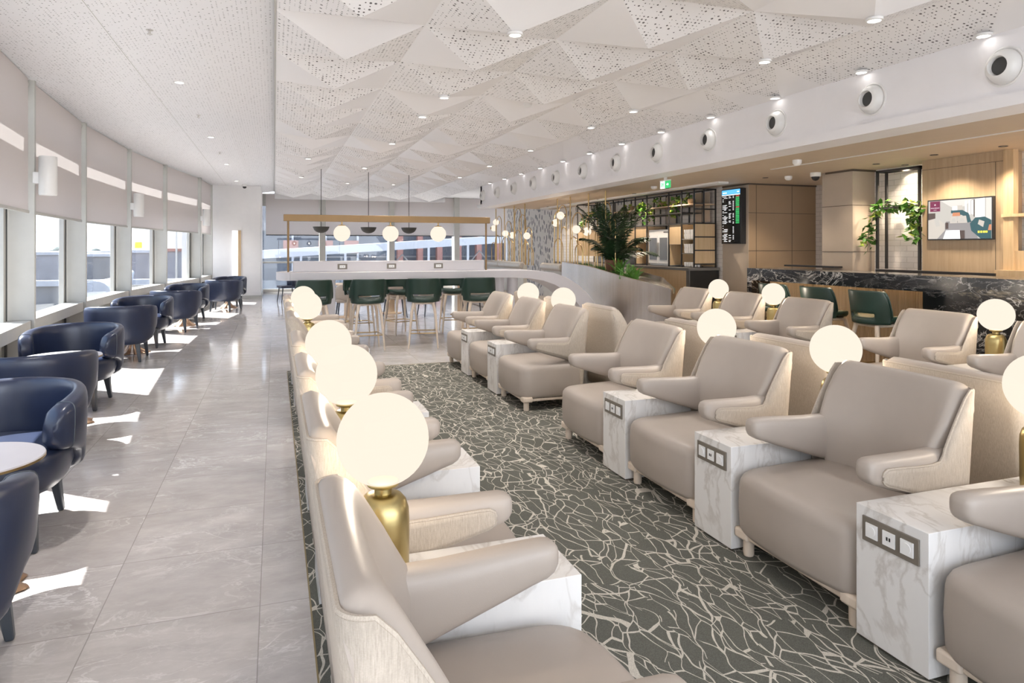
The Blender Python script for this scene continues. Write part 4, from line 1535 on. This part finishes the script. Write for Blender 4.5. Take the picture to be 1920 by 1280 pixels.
for si, (z, nm) in enumerate(((1.202, 'bottom'), (1.452, 'middle'), (1.712, 'top'))):
    for i in range(5):
        for j in range(2):
            for lv_ in range(2 if si else 1):
                o = cup if cup0 else cup.copy()
                if not cup0:
                    COL.objects.link(o)
                cup0 = False
                o.location = (XS + .05 + .08 * j, 10.49 + .072 * i, z + .083 * lv_)
                tag(o, 'white cup on the %s shelf, %s from the right, %s row, %s' % (nm, ['first', 'second', 'third', 'fourth', 'fifth'][i], ['front', 'back'][j], ['standing on the shelf', 'stacked on another'][lv_]), 'cup', 'white cups on the %s shelf' % nm)
# coffee machine and jars seen past the palm
t = thing('coffee_machine', 'white and black coffee machine on the counter behind the palm', 'coffee machine', (7.25, 13.2, 1.19))
obj('body', M().box(-.12, .2, -.13, .13, 0, .30), 'fridge_white', t, bevel=.01)
obj('front', M().box(-.135, -.12, -.10, .10, .07, .20), 'plastic_black', t)
for q, dy in enumerate((-.05, .0, .05)):
    obj('jar', M().lathe([(.001, .075), (.016, .075), (.016, .15), (.001, .15)], 12, (-.15, dy, 0)), 'cup_white', t)
# trailing plants
for q, (y, z, paths) in enumerate(((10.75, 2.34, [[(0, 0, .10), (-.03, .25, .10), (-.05, .5, -.02), (-.05, .55, -.2)]]), (11.75, 2.34, [[(0, 0, .1), (-.02, .1, .1), (-.02, -.15, .09)]]),
                                (12.35, 2.20, [[(0, 0, .1), (-.03, .2, .2), (-.05, -.2, .15), (-.05, -.22, -.15)]]), (12.9, 2.33, [[(0, 0, .1), (-.05, .2, .1), (-.04, .35, -.1)]]), (14.4, 2.25, [[(0, -.5, .0), (-.05, .0, .12), (-.04, .7, 0), (-.05, .9, -.15)]]))):
    ivy([[(XS + .13 + a_, y + b_, z + c_) for a_, b_, c_ in p_] for p_ in paths], 110, 'trailing_plant', 'leafy trailing plant in a basket pot on the black shelving, %s' % ORD[q], 'plant', .085, spread=.05, seed=20 + q, pot=(XS + .15, y, z), frac=.55 if q in (0, 1, 3) else .25, group='trailing plants on the shelving')

# ------------------------------------------------------------------ brushed metal planter with palm and ferns
t = thing('metal_planter', 'long curved brushed metal planter wall sloping down towards the seats', 'planter', (0, 0, 0))
front = []
N = 26
for k in range(N + 1):
    f = k / N
    y = 9.15 + (13.4 - 9.15) * f
    bulge = math.sin(PI * min(1, f * 1.05)) * .07
    front.append((5.78 - bulge, y, interp([(0, .915), (.34, 1.057), (.66, 1.195), (1, 1.255)], f)))
rows_ = []
for x, y, z in front:
    xb = min(6.40, x + .10 + .62 * min(1, (y - 9.15) / 1.3))
    rows_.append([(x, y, 0), (x, y, z - .01), (x + .01, y, z), (x + .035, y, z), (x + .04, y, z - .08), (xb - .04, y, z - .08), (xb - .02, y, z), (xb, y, 0)])
obj('shell', M().loops(rows_), 'brushed_metal', t, angle=40)
t = thing('palm', 'large dark green palm in a brown pot standing in the metal planter', 'plant', (6.03, 11.5, 1.07))
obj('pot', M().lathe([(.001, -.02), (.10, -.02), (.15, .10), (.17, .24), (.155, .25), (.14, .2), (.001, .19)], 28), 'terracotta', t)
rd = random.Random(11)
for k in range(17):
    az = 2 * PI * k / 17 + rd.uniform(-.15, .15)
    el = rd.choice([1.36, 1.2, .95, .7, .5]) if k not in (2, 9) else 1.32
    L = rd.uniform(.95, 1.2) * (1.12 if el > 1.1 else .85)
    dxy = Vector((math.cos(az), math.sin(az), 0))
    P = []
    for q in range(15):
        s_q = q / 14
        e2 = el - s_q * s_q * (.95 if el < 1.1 else .55)
        if q == 0:
            P.append(Vector((0, 0, .18)))
        else:
            P.append(P[-1] + (dxy * math.cos(e2) + Vector((0, 0, 1)) * math.sin(e2)) * (L / 14))
    fr = M().tube(P, [.011 - .0006 * q for q in range(15)], 6)
    for q in range(3, 57):
        s_q = q / 57
        i = min(13, int(s_q * 14))
        c = P[i].lerp(P[i + 1], s_q * 14 - i)
        tn = (P[i + 1] - P[i]).normalized()
        sd_ = tn.cross(Vector((0, 0, 1)))
        if sd_.length < .1:
            sd_ = Vector((-dxy.y, dxy.x, 0))
        sd_.normalize()
        ln = .27 * math.sin(PI * (s_q * .86 + .12)) ** .7
        for sg in (-1, 1):
            d = (sd_ * sg * .85 + tn * .75 + Vector((0, 0, -.12 + rd.uniform(-.12, .12)))).normalized()
            wv = tn * .011
            mid = c + d * ln * .55 + Vector((0, 0, .01))
            fr.add([c - wv * .4, c + wv * .4, mid + wv, c + d * ln + Vector((0, 0, -.05 * ln / .25)), mid - wv], [(0, 1, 2, 3, 4)])
    obj('frond', fr, 'palm_green', t, angle=180)
def fern(loc, label, h, r, n, seed, mat_='fern_green'):
    rd = random.Random(seed)
    t = thing('fern', label, 'plant', loc)
    fm = M()
    for k in range(n):
        az = rd.uniform(0, 2 * PI)
        el = rd.uniform(.5, 1.45)
        L = h * rd.uniform(.6, 1)
        dxy = Vector((math.cos(az), math.sin(az), 0))
        p0 = Vector((rd.gauss(0, r * .4), rd.gauss(0, r * .4), 0))
        P = [p0]
        for q in range(8):
            e2 = el - (q / 8) ** 2 * .8
            P.append(P[-1] + (dxy * math.cos(e2) + Vector((0, 0, 1)) * math.sin(e2)) * L / 8)
        fm.tube(P, .002, 4)
        for q in range(2, 28):
            s_q = q / 28
            i = min(7, int(s_q * 8))
            c = P[i].lerp(P[i + 1], s_q * 8 - i)
            sd_ = Vector((-dxy.y, dxy.x, 0))
            ln = .05 * (1 - s_q * .7)
            tn = (P[i + 1] - P[i]).normalized()
            for sg in (-1, 1):
                tip = c + sd_ * sg * ln + tn * ln * .5
                fm.add([c, c.lerp(tip, .5) + tn * .006, tip, c.lerp(tip, .5) - tn * .006], [(0, 1, 2, 3)])
    obj('fronds', fm, mat_, t, angle=180)
fern((5.90, 10.6, .975), 'light green feathery fern spilling over the metal planter near its low end', .34, .12, 46, 5)
fern((5.90, 11.02, 1.02), 'tall light green fern beside the palm pot', .46, .05, 18, 6)
for q, y in enumerate((12.7, 12.0, 11.4)):
    g = M()
    rd = random.Random(40 + q)
    for k in range(420):
        x, yy = rd.uniform(-.1, .1), rd.uniform(-.28, .28)
        a_ = rd.uniform(0, 2 * PI)
        hh = rd.uniform(.05, .12)
        dx, dy = math.cos(a_) * .004, math.sin(a_) * .004
        g.add([(x - dx, yy - dy, 0), (x + dx, yy + dy, 0), (x + rd.uniform(-.03, .03), yy + rd.uniform(-.03, .03), hh)], [(0, 1, 2)])
    o = obj('grass', g, 'grass_green', angle=180)
    o.location = (5.98, y, interp([(9.15, .915), (10.6, 1.057), (11.98, 1.195), (13.4, 1.255)], y) - .085)
    tag(o, 'low green grass in the metal planter at the foot of the brass arches, %s' % ['far', 'middle', 'near'][q], 'grass', 'grass tufts in the planter', kind='stuff')

# ------------------------------------------------------------------ brass arch screens with small globes
def arch_screen(label, X, poles, arches, globes, zb):
    t = thing('arch_screen', label, 'screen', (X, 0, 0))
    for y in poles:
        obj('pole', M().tube([(0, y, zb), (0, y, 2.640)], .014, 10), 'brass', t)
    for y0, y1, zt_, dx in arches:
        r = abs(y1 - y0) / 2
        yc = (y0 + y1) / 2
        P = [(dx, yc - r, zb)] + [(dx, yc - r * math.cos(PI * q / 14), zt_ - r * .9 + r * .9 * math.sin(PI * q / 14)) for q in range(15)] + [(dx, yc + r, zb)]
        obj('arch', M().tube(P, .011, 8), 'brass', t)
    for y, z, back in globes:
        g = obj('globe', M().sphere((0, y, z), .088, 24, 12), 'globe_glow', t)
        if back:
            obj('rosette', M().lathe([(.001, -.10), (.035, -.10), (.04, -.085), (.001, -.08)], 20, (0, y - .02, z), axis='X'), 'brass', g)
        else:
            obj('rosette', M().lathe([(.001, .08), (.035, .085), (.04, .10), (.001, .10)], 20, (0, y, z), axis='X'), 'brass', g)
        bulb(t, (0, y, z), GLOBE_W * .3, .02)
    return t
arch_screen('brass arch screen with five small globes, farther of the two left of the planter', 5.9, (18.35, 17.6, 16.8, 16.0),
            [(18.3, 17.85, 2.42, 0), (17.5, 17.0, 2.25, 0), (16.75, 16.25, 2.55, 0), (15.95, 15.5, 2.05, 0), (16.9, 16.3, 2.0, .03), (17.9, 17.3, 1.85, .03), (16.0, 16.5, 2.38, .03), (18.5, 18.1, 1.9, .03), (17.2, 16.9, 1.75, 0), (16.2, 15.8, 1.7, .03), (15.75, 15.4, 1.55, 0), (18.75, 18.4, 1.7, 0)],
            [(18.346, 2.265, 0), (18.56, 2.10, 1), (17.52, 1.93, 0), (16.93, 1.872, 1), (15.85, 1.841, 0)], 1.12)
arch_screen('brass arch screen with four small globes rising from the metal planter', 5.98, (14.1, 13.4, 12.5, 11.75),
            [(14.05, 13.6, 2.48, 0), (14.35, 13.95, 2.37, .03), (13.3, 12.75, 2.28, 0), (12.7, 12.15, 2.24, .03), (13.5, 13.1, 1.78, .03), (13.15, 12.8, 1.62, 0), (12.5, 12.1, 1.7, 0), (14.3, 13.8, 1.75, 0), (13.9, 13.6, 2.0, 0), (11.95, 11.6, 2.42, .03), (12.2, 11.9, 1.9, 0), (11.6, 11.35, 2.1, 0)],
            [(13.93, 2.258, 0), (14.2, 2.107, 1), (13.09, 1.93, 0), (12.57, 1.874, 1)], 1.10)
# banquette with silver bolsters behind the high table
for q, (y0, y1) in enumerate(((15.4, 18.8), (13.5, 14.6))):
    t = thing('banquette', 'bench back with silver bolster roll below the brass arches, %s one' % ['farther', 'nearer'][q], 'bench', (5.62 + .2 * q, 0, 0), 0, 'bolster benches')
    obj('back', M().box(.02, .12, y0, y1, 0, 1.12), 'frame_grey', t, bevel=.01)
    obj('seat', M().box(-.5, .02, y0, y1, 0, .45), 'taupe_leather', t, bevel=.03)
    n_ = 2 if q == 0 else 1
    for k in range(n_):
        a_, b_ = y0 + (y1 - y0) * k / n_ + .02, y0 + (y1 - y0) * (k + 1) / n_ - .02
        obj('bolster', M().tube([(0, a_, 1.12), (0, a_ + .02, 1.12), (0, b_ - .02, 1.12), (0, b_, 1.12)], [.06, .085, .085, .06], 20), 'bolster_silver', t)

# ------------------------------------------------------------------ outside: apron and buildings beyond the curved glazing
G = -6.5
struct('ground', M().box(-260, -4.2, -120, 320, G - .2, G).box(-4.2, 120, 26.5, 320, G - .2, G), 'ext_ground', angle=1)
def building(label, x0, x1, y0, y1, z1, mats='ext_building', wins=(), roofm=None):
    t = thing('airport_building', label, 'building', (0, 0, 0))
    obj('wall', M().box(x0, x1, y0, y1, G, z1), mats, t, angle=1)
    obj('roof', M().box(x0, x1 + .2, y0 - .3, y1, z1, z1 + .5), roofm or 'ext_white', t, angle=1)
    for a_, b_, c_, d_ in wins:
        obj('window', M().box(x1, x1 + .1, a_, b_, c_, d_), 'ext_dark', t, angle=1)
    return t
building('long grey terminal building seen through the nearer windows', -60, -36, 140, 190, .25, wins=((146, 160, -3.5, -2), (164, 180, -3.5, -2)))
building('grey building with a dark ledge seen through the second window', -35.5, -27, 142, 170, -.1, 'ext_concrete', wins=((146, 152, -3, -1.6), (155, 160, -3, -1.6)))
building('pale low building with dark openings under the yellow sign', -26.5, -20, 138, 165, .6, 'ext_building', wins=((141, 144, -1.6, -.6), (150, 156, -2, -1)))
building('pale building with orange roof edge seen through the farther windows', -19.5, -11, 128, 160, .9, 'ext_building', wins=((132, 140, -1.2, -.5), (145, 152, -1.2, -.5)), roofm='ext_red')
t = thing('apron_wall', 'pale concrete ledge wall crossing the apron beyond the glazing', 'wall', (0, 0, 0))
obj('wall', M().box(-40, -9, 100, 101, G, -3.3), 'ext_concrete', t, angle=1)
obj('cap', M().box(-40, -9, 99.6, 101.4, -3.3, -2.6), 'ext_white', t, angle=1)
t = thing('roof_sign', 'square yellow sign standing on the roof of the distant building', 'sign', (-23.4, 139.5, 1.1))
obj('panel', M().box(-.6, .6, -.1, .1, .35, 1.45), 'ext_yellow', t)
obj('post', M().box(-.06, .06, -.06, .06, -.1, .35), 'steel', t)
t = thing('aircraft_tail', 'dark blue aircraft tail fin beyond the second window', 'aircraft', (-16.6, 90, G))
obj('fin', M().prism([(0, 5.2), (2.2, 5.2), (3.4, 8.4), (2.7, 8.4)], .25, 'YZ'), 'ext_blue', t)
obj('fuselage', M().tube([(.1, -14, 3.4), (.1, -4, 3.4), (.1, 4, 5.0)], [1.4, 1.4, .3], 20), 'ext_white', t)
tag(obj('light_mast', M().tube([(-15.6, 127, G), (-15.6, 127, 9)], [.25, .12], 8), 'steel'), 'thin light mast standing behind the farther windows', 'mast')
for q, (x, y, r) in enumerate(((-60, 205, 2.0), (-51.5, 203, 2.3), (-44.5, 206, 1.6))):
    t = thing('tree', 'hazy round tree on the horizon beyond the nearer windows, %s' % ['left', 'middle', 'right'][q], 'tree', (x, y, G), 0, 'trees on the horizon')
    mm = M().sphere((0, 0, 6.2), r, 16, 10).sphere((r * .8, 1, 5.7), r * .8, 14, 8).sphere((-r * .9, -1, 5.6), r * .8, 14, 8)
    obj('crown', mm, 'ext_tree', t)
    obj('trunk', M().tube([(0, 0, 0), (0, 0, 5)], .4, 8), 'stem_brown', t)
# parked service vans near the glazing
for q, (x, y) in enumerate(((-6.6, 27), (-8.6, 42))):
    t = thing('service_van', 'white service van parked on the apron below the windows, %s' % ['nearer', 'farther'][q], 'van', (x, y, G), 0, 'vans on the apron')
    obj('body', M().box(-1, 1, -2.6, 2.6, .4, 2.4), 'ext_white', t, bevel=.2, seg=3)
    obj('windscreen', M().box(-.9, .9, -2.63, -2.58, 1.5, 2.1), 'ext_dark', t)
    for sx in (-1, 1):
        for yy in (-1.7, 1.7):
            obj('wheel', M().lathe([(.001, -.12), (.38, -.12), (.38, .12), (.001, .12)], 18, (sx * .9, yy, .38), axis='X'), 'plastic_black', t)
# beyond the far glazing: sloping boarding bridge, terminal wall with red columns
t = thing('boarding_bridge', 'long white sloping boarding bridge outside the far glazing', 'bridge', (0, 33, 0))
sl = (1.711 - 1.042) / (9.767 + .594)
def zb_(x):
    return 1.04 + (x + .594) * sl
m = M()
m.loops([[(x, 0, zb_(x)), (x, 0, zb_(x) + .38), (x, 2.6, zb_(x) + .38), (x, 2.6, zb_(x))] for x in (-1.4, 24)])
obj('roof', m, 'ext_white', t, angle=1)
m = M()
m.loops([[(x, 0, zb_(x) - 3.0), (x, 0, zb_(x) - 2.7), (x, 2.6, zb_(x) - 2.7), (x, 2.6, zb_(x) - 3.0)] for x in (-1.4, 24)])
obj('floor', m, 'ext_white', t, angle=1)
for x in range(-1, 24, 2):
    obj('post', M().obox((x + .15, .06, 0), (1, 0, 0), (0, 1, 0), .05, .05, zb_(x) - 2.75, zb_(x) + .02), 'ext_white', t, angle=1)
obj('glazing', M().box(-1.4, 24, 1.3, 1.34, -4, 0), 'fridge_glass', t, angle=1)
obj('cross_brace', M().tube([(4, .9, -1), (6, .9, 1.2), (8, .9, -1)], .05, 6).tube([(8, .9, -1), (10, .9, 1.4), (12, .9, -1)], .05, 6), 'ext_concrete', t)
t = thing('terminal_wall', 'grey glazed terminal front with red columns outside the far glazing', 'building', (0, 44, 0))
obj('wall', M().box(-1.6, 40, 1, 2, G, 3.2), 'ext_dark', t, angle=1)
obj('band', M().box(-1.6, 40, .9, 1, 2.6, 5.5).box(-1.6, 40, .9, 1, .9, 1.0).box(-1.6, 10, .9, 1, -3, -2.6), 'ext_concrete', t, angle=1)
for x in (7.5, 8.8, 10.1, 11.4, 12.8, 14.2):
    obj('column', M().box(x, x + .35, 0, .5, G, 3.2), 'ext_red', t, angle=1)
for x in (15.6, 17.2):
    obj('column', M().box(x, x + .9, -.5, .3, G, 5), 'ext_pink' if x < 16 else 'ext_red', t, angle=1)
for x in range(-1, 8, 2):
    obj('mullion', M().box(x, x + .12, .8, 1, G, 3.2), 'ext_white', t, angle=1)
for x in (.5, 2.6, 4.2):
    obj('sign_panel', M().box(x, x + .9, .7, .8, 1.2, 2.0), 'ext_red', t, angle=1)
